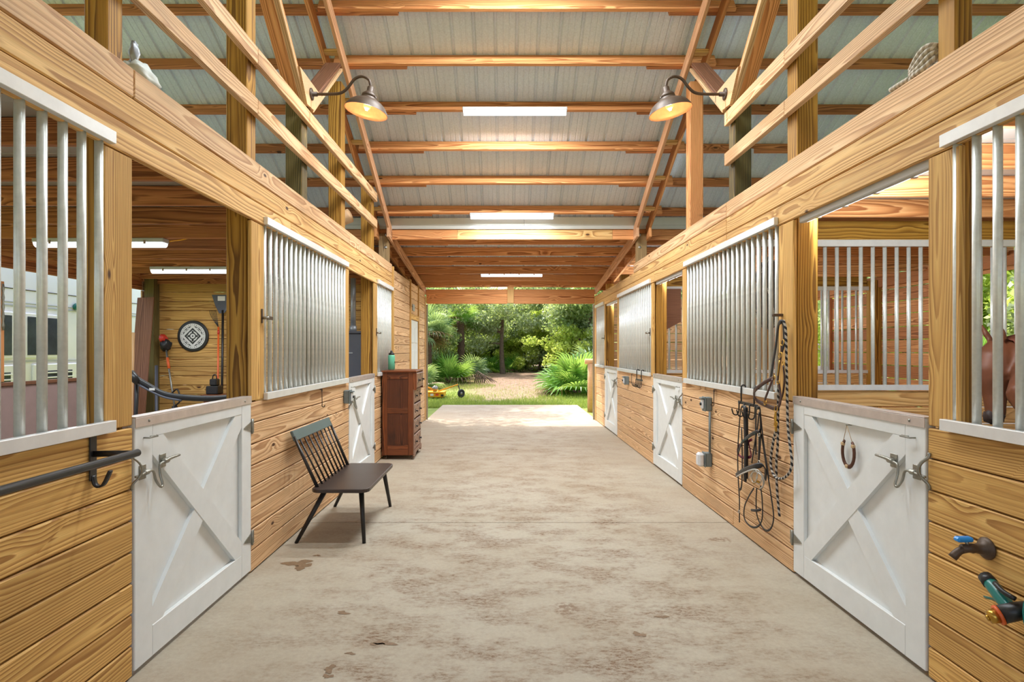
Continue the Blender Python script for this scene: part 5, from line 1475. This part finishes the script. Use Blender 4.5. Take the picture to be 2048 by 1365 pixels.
for s in (-1, 1):
    lathe('eye', horse, (3.612, 4.30 + s * 0.084, 1.415), (-0.5, s * 0.85, 0), [(0.022, -0.01), (0.021, 0.006), (0.012, 0.014), (0, 0.016)], M_BLACK, 12)
    lathe('nostril', horse, (3.622, 4.30 + s * 0.045, 1.03), (-0.6, s * 0.8, 0), [(0.018, -0.004), (0.016, 0.004), (0.0, 0.006)], M_MUZ, 10)
lump('muzzle', horse, (3.657, 4.30, 1.02), (0.066, 0.058, 0.062), M_MUZ, 4, 10)
mn = []
for k in range(60):
    t = k / 59
    c = Vector((3.71 + 0.36 * t, 4.27 - 0.03 * t, 1.60 - 0.01 * t + 0.04 * math.sin(t * 3)))
    sx = random.uniform(-.01, .01)
    mn.append(tube_geo([c, c + Vector((0.015 + sx, -0.07, -0.02)), c + Vector((0.03 + sx, -0.11, -0.10 - 0.05 * random.random()))], [0.008, 0.009, 0.003], 5)[:2])
V, F = join_geo(mn)
add_mesh('mane', V, F, M_MANE, horse, True)
r0 = chest + back * 1.80 + Vector((0, 0, 0.2))
tube('tail', horse, [r0, r0 + back * 0.1 + Vector((0, 0, -0.1)), r0 + back * 0.13 + Vector((0, 0, -0.5)), r0 + back * 0.12 + Vector((0, 0, -0.85))], [0.03, 0.05, 0.06, 0.02], M_MANE, 8, smooth_n=4)

# ------------------------------------------------------------------ camper outside on the left
rv = empty('camper', (-9.5, 10, 0), 'white camper parked outside the left stall opening', 'camper')
RX = -8.2
abox('shell', rv, -10.6, RX, 4.5, 14.5, 0.35, 3.3, M_RV, 0.12)
for z, h, m in ((2.53, 0.012, M_BLACK), (2.30, 0.02, M_RVG), (2.24, 0.03, M_RVG), (1.30, 0.03, M_RVG)):
    abox('trim_strip', rv, RX - 0.002, RX + 0.012, 4.7, 14.3, z, z + h, m, 0.002)
for y in (6.4, 7.6, 8.6, 9.68, 10.62, 11.1, 11.9, 13): abox('seam', rv, RX - 0.002, RX + 0.006, y, y + 0.012, 1.3, 3.1, M_RVG, 0.001)
for y0, y1, z0, z1 in ((9.83, 10.48, 1.42, 2.08), (8.75, 9.52, 1.42, 2.08), (7.0, 8.3, 1.42, 2.08)):
    w = abox('window_frame', rv, RX - 0.004, RX + 0.035, y0 - 0.05, y1 + 0.05, z0 - 0.05, z1 + 0.06, M_RV, 0.012)
    abox('pane', w, RX + 0.036, RX + 0.042, y0, y1, z0, z1, M_GLASS, 0.002)
for y0, y1 in ((9.95, 11.05), (8.7, 9.7)):
    f = abox('access_panel', rv, RX - 0.004, RX + 0.05, y0, y1, 0.62, 1.26, M_RV, 0.03)
    abox('recess', f, RX + 0.0505, RX + 0.054, y0 + 0.18, y1 - 0.22, 0.72, 1.14, M_GLASS, 0.001)
    for k in range(5): abox('slat', f, RX + 0.055, RX + 0.068, y0 + 0.16, y1 - 0.20, 0.75 + 0.085 * k, 0.775 + 0.085 * k, M_RV, 0.003)
    abox('divider', f, RX + 0.0685, RX + 0.078, (y0 + y1) / 2 - 0.02, (y0 + y1) / 2 + 0.02, 0.72, 1.14, M_RV, 0.003)
lathe('porch_light', rv, (RX + 0.002, 10.95, 2.33), (1, 0, 0), [(0.05, 0), (0.07, 0.03), (0.05, 0.07), (0, 0.08)], M_TEAL, 12)
for y in (6.0, 12.6): tube('wheel', rv, [(RX - 0.25, y, 0.3), (RX - 0.02, y, 0.3)], 0.36, M_RUBBER, 20)

# ------------------------------------------------------------------ outside the far opening
hp = empty('hitching_rail', (2.3, 14.6, -0.05), 'round log hitching rail outside the right side of the opening', 'hitching rail')
tube('post', hp, [(2.17, 14.6, -0.08), (2.17, 14.6, 1.16)], [0.078, 0.072], W_PALE, 14)
tube('post', hp, [(4.6, 14.6, -0.08), (4.6, 14.6, 1.16)], [0.078, 0.072], W_PALE, 14)
tube('log', hp, [(2.03, 14.6, 1.215), (4.8, 14.6, 1.215)], 0.068, W_PALE, 16)
mw = empty('mower_deck', (-2.0, 18.4, -0.03), 'yellow pull-behind mower deck with a black caster wheel on the grass', 'mower')
abox('deck', mw, -3.0, -1.95, 18.2, 19.0, 0.0, 0.15, M_YELLOW, 0.02)
abox('deck_rim', mw, -3.02, -1.93, 18.18, 19.02, 0.151, 0.17, M_YELLOW, 0.004)
abox('reflector', mw, -2.20, -2.10, 18.172, 18.179, 0.06, 0.12, M_RED, 0.002)
abox('warning_label', mw, -2.36, -2.26, 18.172, 18.179, 0.05, 0.12, M_PRINT, 0.002)
abox('bracket', mw, -2.03, -1.94, 18.172, 18.179, 0.03, 0.10, M_BLACK, 0.002)
tube('arm', mw, [(-2.15, 18.4, 0.18), (-1.50, 18.4, 0.40)], 0.028, M_YELLOW, 4)
tube('arm', mw, [(-2.25, 18.45, 0.22), (-2.75, 18.45, 0.42)], 0.028, M_YELLOW, 4)
tube('arm', mw, [(-2.75, 18.4, 0.20), (-2.2, 18.4, 0.22)], 0.02, M_YELLOW, 4)
lump('gear_box', mw, (-2.25, 18.5, 0.26), (0.10, 0.10, 0.09), M_ZINC, 31, 8)
tube('fork', mw, [(-1.50, 18.4, 0.40), (-1.47, 18.4, 0.28), (-1.43, 18.33, 0.14)], 0.018, M_BLACK, 6)
cw = [Vector((-1.40, 18.36, 0.115))]
axw = Vector((0.75, -0.66, 0))
uu = Vector((0.66, 0.75, 0)); vv_ = Vector((0, 0, 1))
tube('wheel', mw, [cw[0] + (uu * math.cos(a) + vv_ * math.sin(a)) * 0.10 for a in np.linspace(0, 2 * PI, 25)[:-1]], 0.045, M_RUBBER, 10, closed=True)
tube('wheel_hub', mw, [cw[0] - axw * 0.03, cw[0] + axw * 0.03], 0.06, M_ZINC, 14)

# --- plants
def leaf_cloud(centres, radii, n, size, seed, flat=0.55):
    """n folded leaves (two quads each... one quad bent on its midrib) spread through the ellipsoids"""
    r = np.random.default_rng(seed)
    k = r.integers(0, len(centres), n)
    C = np.array(centres)[k]; R = np.array(radii)[k]
    d = r.normal(size=(n, 3)); d /= np.linalg.norm(d, axis=1)[:, None]
    p = C + d * R * (r.random(n)[:, None] ** 0.45)
    t = r.normal(size=(n, 3)); t[:, 2] -= 0.4; t /= np.linalg.norm(t, axis=1)[:, None]
    u = np.cross(t, r.normal(size=(n, 3)) + np.array([0, 0, 0.8])); u /= np.linalg.norm(u, axis=1)[:, None]
    s = size * (0.6 + 0.8 * r.random(n))[:, None]
    nrm = np.cross(t, u)
    a, b = p - t * s * 0.5, p + t * s * 0.5
    c1, c2 = p + u * s * flat * 0.5 + nrm * s * 0.10, p - u * s * flat * 0.5 + nrm * s * 0.10
    V = np.stack([a, c1, b, c2], 1).reshape(-1, 3)
    F = np.arange(4 * n).reshape(-1, 4)
    return V, F
def quick_mesh(name, V, F, mat, smooth=False):
    me = bpy.data.meshes.new(name)
    nv, nf, k = len(V), len(F), F.shape[1]
    me.vertices.add(nv); me.vertices.foreach_set('co', np.asarray(V, dtype=np.float32).ravel())
    me.loops.add(nf * k); me.loops.foreach_set('vertex_index', np.asarray(F, dtype=np.int32).ravel())
    me.polygons.add(nf); me.polygons.foreach_set('loop_start', np.arange(0, nf * k, k, dtype=np.int32))
    me.polygons.foreach_set('loop_total', np.full(nf, k, dtype=np.int32))
    me.update(calc_edges=True); me.validate()
    me.materials.append(mat)
    return me
def gz(x, y):
    return min(0.25, -0.06 + max(0, y - 17) * 0.02) if not (-8.5 < x < 8.5 and y < 18) else -0.07
def tree_proto(name, seed, h, crown_lo, spread, nleaf, leafmat, lsize, trunk_r, lean=0.0):
    rr = random.Random(seed)
    tips, items = [], []
    top = Vector((lean * h, 0.2 * lean * h, h))
    tr = [Vector((0, 0, -0.3)), Vector((lean * h * 0.2 + rr.uniform(-.1, .1), rr.uniform(-.1, .1), h * 0.3)), Vector((lean * h * 0.55, rr.uniform(-.2, .2), h * 0.65)), top]
    trunk_g = tube_geo(catmull(tr, 4), list(np.interp(np.linspace(0, 1, 13), [0, 0.1, 1], [trunk_r * 1.5, trunk_r, trunk_r * 0.3])), 9)
    br_items = []
    for k in range(11):
        f = rr.uniform(crown_lo / h, 0.98)
        b = tr[1].lerp(top, max(0, (f - 0.3) / 0.7)) if f > 0.3 else tr[0].lerp(tr[1], f / 0.3)
        a = rr.uniform(0, 2 * PI); L = spread * rr.uniform(0.55, 1.0)
        e = b + Vector((math.cos(a) * L, math.sin(a) * L, rr.uniform(-0.1, 0.5) * L))
        m = b.lerp(e, 0.5) + Vector((rr.uniform(-.2, .2), rr.uniform(-.2, .2), rr.uniform(0.0, 0.35)))
        br_items.append(tube_geo(catmull([b, m, e], 3), list(np.linspace(trunk_r * 0.4, 0.012, 7)), 6)[:2])
        tips += [tuple(m), tuple(e), tuple(e + Vector((rr.uniform(-.8, .8), rr.uniform(-.8, .8), rr.uniform(-.9, .3))))]
    rad = [(spread * 0.30 * rr.uniform(0.8, 1.4), spread * 0.30 * rr.uniform(0.8, 1.4), spread * 0.22 * rr.uniform(0.8, 1.3)) for _ in tips]
    V, F = leaf_cloud(tips, rad, nleaf, lsize, seed)
    bV, bF = join_geo(br_items)
    return (mesh_of('trunk', trunk_g[0], trunk_g[1], M_BARK, True), mesh_of('branches', bV, bF, M_BARK, True), quick_mesh('crown', V, F, leafmat))
def place_tree(name, proto, x, y, rot, sc, label, cat='tree', group=None):
    W = Matrix.Translation((x, y, gz(x, y))) @ Matrix.Rotation(rot, 4, 'Z') @ Matrix.Diagonal((sc, sc, sc, 1))
    t = bpy.data.objects.new(name, None); t.empty_display_size = 0.3
    put(t, W); tag(t, label, cat, group)
    for nm, me in zip(('trunk', 'branches', 'crown'), proto):
        o = bpy.data.objects.new(nm, me)
        put(o, W, t)
    return t
OAK_A = tree_proto('oak', 1, 4.7, 1.7, 2.3, 15000, L_OAK, 0.15, 0.15)
OAK_B = tree_proto('oak', 2, 4.5, 1.8, 2.4, 15000, L_OAK, 0.15, 0.12, 0.22)
OAK_C = tree_proto('oak', 5, 4.4, 1.6, 2.2, 14000, L_DEEP, 0.15, 0.12, -0.18)
LIME_A = tree_proto('sapling', 8, 2.9, 0.25, 1.3, 8000, L_LIME, 0.13, 0.045)
SHRUB = [tree_proto('shrub', 40 + i, 1.9, 0.1, 1.5, 7000, m, 0.14, 0.05) for i, m in enumerate((L_OAK, L_LIME, L_DEEP))]
WOODS = 'trees in the woods beyond the clearing'
for i, (pr_, x, y, r, s, lab) in enumerate((
        (OAK_A, -0.1, 31.0, 0.3, 0.95, 'oak with a single straight trunk in the middle of the far clearing'),
        (OAK_B, 2.6, 30.0, 0.2, 0.95, 'leaning slim oak right of the middle of the far clearing'),
        (OAK_C, 4.2, 29.0, 1.9, 1.0, 'dark leaved oak rising behind the bright palmetto'),
        (OAK_B, 3.6, 33.0, 2.4, 1.05, 'pale leaved oak leaning behind the dark leaved oak'),
        (OAK_C, -3.6, 27.5, 0.7, 0.95, 'dark leaved oak behind the trunked palm on the left'))):
    place_tree('oak_tree', pr_, x, y, r, s, lab, group=WOODS)
k = 0
for (x, y, pr_) in ((-7, 33, OAK_A), (-4.5, 35, OAK_B), (-1.8, 36, OAK_A), (1.2, 37, OAK_C), (5.8, 35, OAK_A), (8.5, 32, OAK_B), (-9.5, 30, OAK_C), (7.4, 27, OAK_A), (-6.8, 27, OAK_B),
                     (-10, 37, OAK_A), (10.5, 37, OAK_C), (3.2, 40, OAK_A), (-3.2, 41, OAK_C), (7, 42, OAK_B), (-7, 43, OAK_A), (0, 44, OAK_B), (12.5, 30, OAK_A), (-13, 33, OAK_B)):
    place_tree('oak_tree', pr_, x, y, k * 1.3, 0.95 + 0.07 * (k % 4), 'oak in the dense wall of woods behind the clearing', group='woods behind the clearing'); k += 1
k = 0
for (x, y, s) in ((-2.4, 34, 1.0), (0.9, 34.5, 0.95), (1.9, 33.5, 1.05), (-0.9, 38, 1.2), (3.0, 37, 1.15), (-4.6, 32, 1.0), (5.6, 32.5, 1.05), (4.6, 36, 1.2), (-5.8, 38, 1.2), (2.1, 42, 1.4), (-1.6, 43, 1.4), (-3.6, 38.5, 1.2), (0.4, 40.5, 1.3), (6.6, 38, 1.3), (8, 35, 1.2), (-8, 35.5, 1.2)):
    place_tree('sapling', LIME_A, x, y, k * 2.1, s, 'lime green sapling in the sunlit understory of the woods', group='understory saplings in the woods'); k += 1
k = 0
for (x, y) in [(-10 + 1.75 * i, 37.5 + 1.5 * math.sin(i * 2.3)) for i in range(13)] + [(-9 + 2.0 * i, 34.0 + 1.2 * math.sin(i * 1.7)) for i in range(10) if i not in (4, 5)] + [(3.6, 27.5), (5.2, 26.0), (-5.0, 26), (-4.2, 29.5), (6.2, 29.5)]:
    place_tree('shrub', SHRUB[(k * 2 + k // 3) % 3], x, y, k * 1.9, 1.0 + 0.12 * (k % 3), 'leafy shrub filling the foot of the woods behind the clearing', 'shrub', group='shrubs at the foot of the woods'); k += 1
# woods to the right of the barn, seen between the stall bars
k = 0
for (x, y, pr_) in ((10.5, 7.5, OAK_A), (12.0, 11.5, OAK_C), (11.0, 15.5, OAK_B), (14.5, 9.0, OAK_A), (15, 14, OAK_A), (12.5, 20, OAK_C), (16.5, 18, OAK_B), (11.5, 3.0, OAK_C)):
    place_tree('oak_tree', pr_, x, y, k * 1.7, 1.0, 'oak outside the right wall, seen through stall bars', group='trees outside the right wall'); k += 1
for (x, y, s) in ((9.3, 9.0, 1.0), (9.8, 12.8, 1.1), (9.5, 16.4, 1.1), (10.2, 5.5, 1.0)):
    place_tree('sapling', LIME_A, x, y, x * 3, s, 'lime green sapling outside the right wall, seen through stall bars', group='saplings outside the right wall')
OAK_T = tree_proto('oak', 77, 7.4, 4.4, 3.0, 15000, L_OAK, 0.16, 0.17, 0.12)
place_tree('oak_tree', OAK_T, -3.5, 17.3, 0.3, 1.0, 'tall oak left of the slab, casting dappled shade on it')
# and on the left, beyond the camper
for (x, y, r) in ((-14, 18, 0.4), (-9, 21, 1.5), (-16, 9, 2.5)):
    place_tree('oak_tree', OAK_A, x, y, r, 1.1, 'oak beyond the camper on the left', group='trees beyond the camper')

def frond_mesh(seed, mat, n=24, R=0.62, pet=0.55, droop=0.35):
    rr = random.Random(seed); V, F = [], []
    pv, pf, _ = tube_geo([(0, 0, 0), (pet * 0.6, 0, 0.02), (pet, 0, 0.0)], [0.012, 0.010, 0.007], 5)
    V += pv; F += [tuple(f) for f in pf]
    for k in range(n):
        a = (k / (n - 1) - 0.5) * 4.6
        L = R * (0.72 + 0.28 * math.cos(a * 0.6)) * rr.uniform(0.92, 1.05)
        w = 0.026 * R / 0.6
        d = Vector((math.cos(a), math.sin(a), 0.10)); s = Vector((-math.sin(a), math.cos(a), 0))
        o = len(V)
        for f, ww, dz in ((0.02, 0.25, 0), (0.5, 1.0, 0.02), (0.8, 0.7, -0.06 * droop), (1.0, 0.05, -0.3 * droop)):
            c = Vector((pet, 0, 0)) + d * (L * f) + Vector((0, 0, dz * L))
            V += [tuple(c + s * (w * ww)), tuple(c + Vector((0, 0, -0.012 * ww))), tuple(c - s * (w * ww))]
        for i in range(3):
            b = o + i * 3
            F += [(b, b + 1, b + 4, b + 3), (b + 1, b + 2, b + 5, b + 4)]
    return mesh_of('frond', V, F, mat)
FR_G = [frond_mesh(i, L_PALM, droop=0.3 + 0.3 * i) for i in range(3)]
FR_B = [frond_mesh(10 + i, L_PALMB, droop=0.4 + 0.3 * i) for i in range(3)]
FR_D = [frond_mesh(20 + i, L_DEAD, n=18, droop=1.2) for i in range(2)]
def palmetto(x, y, s, n, meshes, label, seed, trunk=0.0, dead=3, group='palmettos around the clearing', name='palmetto'):
    rr = random.Random(seed)
    W = Matrix.Translation((x, y, gz(x, y)))
    t = bpy.data.objects.new(name, None); put(t, W); tag(t, label, 'palm', group)
    b = W @ Matrix.Translation((0, 0, trunk))
    if trunk > 0:
        gz0 = gz(x, y)
        pts = [(x, y, gz0 - 0.2), (x + 0.05, y, gz0 + trunk * 0.5), (x, y, gz0 + trunk)]
        rs = []
        P = catmull(pts, 10)
        for i in range(len(P)): rs.append(0.17 * (1.0 + 0.18 * (i % 2)))
        V, F, _ = tube_geo(P, rs, 10)
        add_mesh('trunk', V, F, M_PBARK, t, True)
    else:
        lump('root_crown', t, (x, y, gz(x, y) + 0.08), (0.12 * s, 0.12 * s, 0.14), M_PBARK, seed, 8)
    for k in range(n):
        el = math.radians(rr.uniform(5, 80) if trunk == 0 else rr.uniform(-25, 80))
        az = 2 * PI * k * 0.381966 + rr.uniform(-.2, .2)
        sc = s * rr.uniform(0.8, 1.15)
        R = Matrix.Rotation(az, 4, 'Z') @ Matrix.Rotation(-el, 4, 'Y') @ Matrix.Rotation(rr.uniform(-.5, .5), 4, 'X') @ Matrix.Diagonal((sc, sc, sc, 1))
        put(bpy.data.objects.new('frond', meshes[k % len(meshes)]), b @ R, t)
    for k in range(dead):
        az = rr.uniform(0, 2 * PI); el = math.radians(rr.uniform(-50, 2) if trunk else rr.uniform(-4, 6))
        R = Matrix.Rotation(az, 4, 'Z') @ Matrix.Rotation(-el, 4, 'Y') @ Matrix.Diagonal((s, s, s, 1))
        put(bpy.data.objects.new('dead_frond', FR_D[k % 2]), b @ Matrix.Translation((0, 0, 0.12)) @ R, t)
    return t
palmetto(2.5, 19.9, 1.35, 26, FR_G, 'big bright green palmetto at the right of the clearing', 1)
palmetto(3.25, 21.4, 1.4, 20, FR_B, 'blue green palmetto behind the big bright one on the right', 2)
palmetto(1.95, 20.6, 0.75, 12, FR_B, 'low blue green palmetto in front of the right woods', 3)
palmetto(-2.45, 25.0, 1.15, 18, FR_G, 'bright fan palmetto on the left of the clearing', 4)
palmetto(-1.65, 27.5, 1.0, 14, FR_B, 'pale palmetto just right of the left fan palmetto', 5)
palmetto(-3.1, 21.5, 0.9, 14, FR_B, 'grey green palmetto at the left jamb of the opening', 6, dead=8)
palmetto(-3.35, 24.5, 1.15, 20, FR_B, 'trunked palm at the left edge of the opening', 7, trunk=2.1, dead=8, name='cabbage_palm')
palmetto(-2.3, 29.5, 1.2, 18, FR_G, 'trunked palm behind the left fan palmetto', 8, trunk=2.8, dead=4, name='cabbage_palm')
palmetto(-0.9, 32.5, 1.0, 14, FR_G, 'bright green palmetto left of the middle oak trunk', 9)
palmetto(0.5, 33.0, 0.9, 12, FR_G, 'small bright palmetto right of the middle oak trunk', 10)
palmetto(4.6, 23.5, 1.2, 16, FR_G, 'palmetto at the far right behind the hitching rail', 11)
palmetto(-2.95, 16.9, 1.5, 22, FR_G, 'tall palm beside the slab, shading its left half', 12, trunk=6.2, dead=3, name='cabbage_palm')
palmetto(8.8, 7.6, 1.25, 18, FR_G, 'palmetto outside the right wall behind the horse', 13, trunk=0.5, group='palms outside the right wall')
palmetto(9.4, 6.0, 1.25, 18, FR_B, 'blue green palmetto outside the right wall, nearest the camera', 14, trunk=1.0, group='palms outside the right wall')
palmetto(8.9, 11.0, 1.2, 16, FR_G, 'palmetto outside the farther right stall', 15, trunk=0.6, group='palms outside the right wall')
# stump of dry fronds in the clearing
tw = empty('fallen_branch', (-1.05, 24.6, gz(-1, 24.6)), 'dry grey fallen branch lying at the left of the dirt track', 'branch')
for k in range(6):
    a = random.uniform(-0.5, 0.5)
    z = gz(-1, 24.6)
    tube('twig', tw, [(-1.3 + 0.08 * k, 24.6, z), (-1.15 + 0.07 * k, 24.6 + a * .3, z + 0.5 - 0.05 * k), (-0.75 + 0.08 * k, 24.6 + a, z + 0.02)], [0.03, 0.022, 0.012], M_BARK, 6, smooth_n=3)
# grass, nobody could count it
r = np.random.default_rng(5)
n = 90000
gxr = r.uniform(-7, 7, n); gyr = 15.6 + 11.0 * r.random(n) ** 1.5
trk = np.abs(gxr - (gyr - 16) * 0.04 - 0.1)
keep = (((trk > 1.25 + 0.5 * np.sin(gyr * 1.3)) | (gyr < 17.8 + 0.5 * np.sin(gxr * 2.1)) | (r.random(n) < 0.16))) & ~((gxr > XL - 0.0) & (gxr < XR + 0.05) & (gyr < 15.83))
keep &= (gyr < 23.5) | (r.random(n) < 0.3)
gxr, gyr = gxr[keep], gyr[keep]; n = len(gxr)
gzr = np.minimum(0.25, -0.06 + np.maximum(0, gyr - 17) * 0.02) - 0.02
gzr[gyr < 18] = -0.08
hgt = r.uniform(0.05, 0.125, n); az = r.uniform(0, 2 * PI, n); w = r.uniform(0.004, 0.010, n)
lx, ly = r.normal(0, 0.03, n), r.normal(0, 0.03, n)
V = np.stack([np.stack([gxr - w * np.cos(az), gyr - w * np.sin(az), gzr], 1), np.stack([gxr + w * np.cos(az), gyr + w * np.sin(az), gzr], 1), np.stack([gxr + lx, gyr + ly, gzr + hgt], 1)], 1).reshape(-1, 3)
go = bpy.data.objects.new('grass', quick_mesh('grass', V, np.arange(3 * n).reshape(-1, 3), L_GRASS))
put(go, Matrix.Identity(4)); tag(go, 'short green grass beyond the concrete slab', 'grass', kind='stuff')
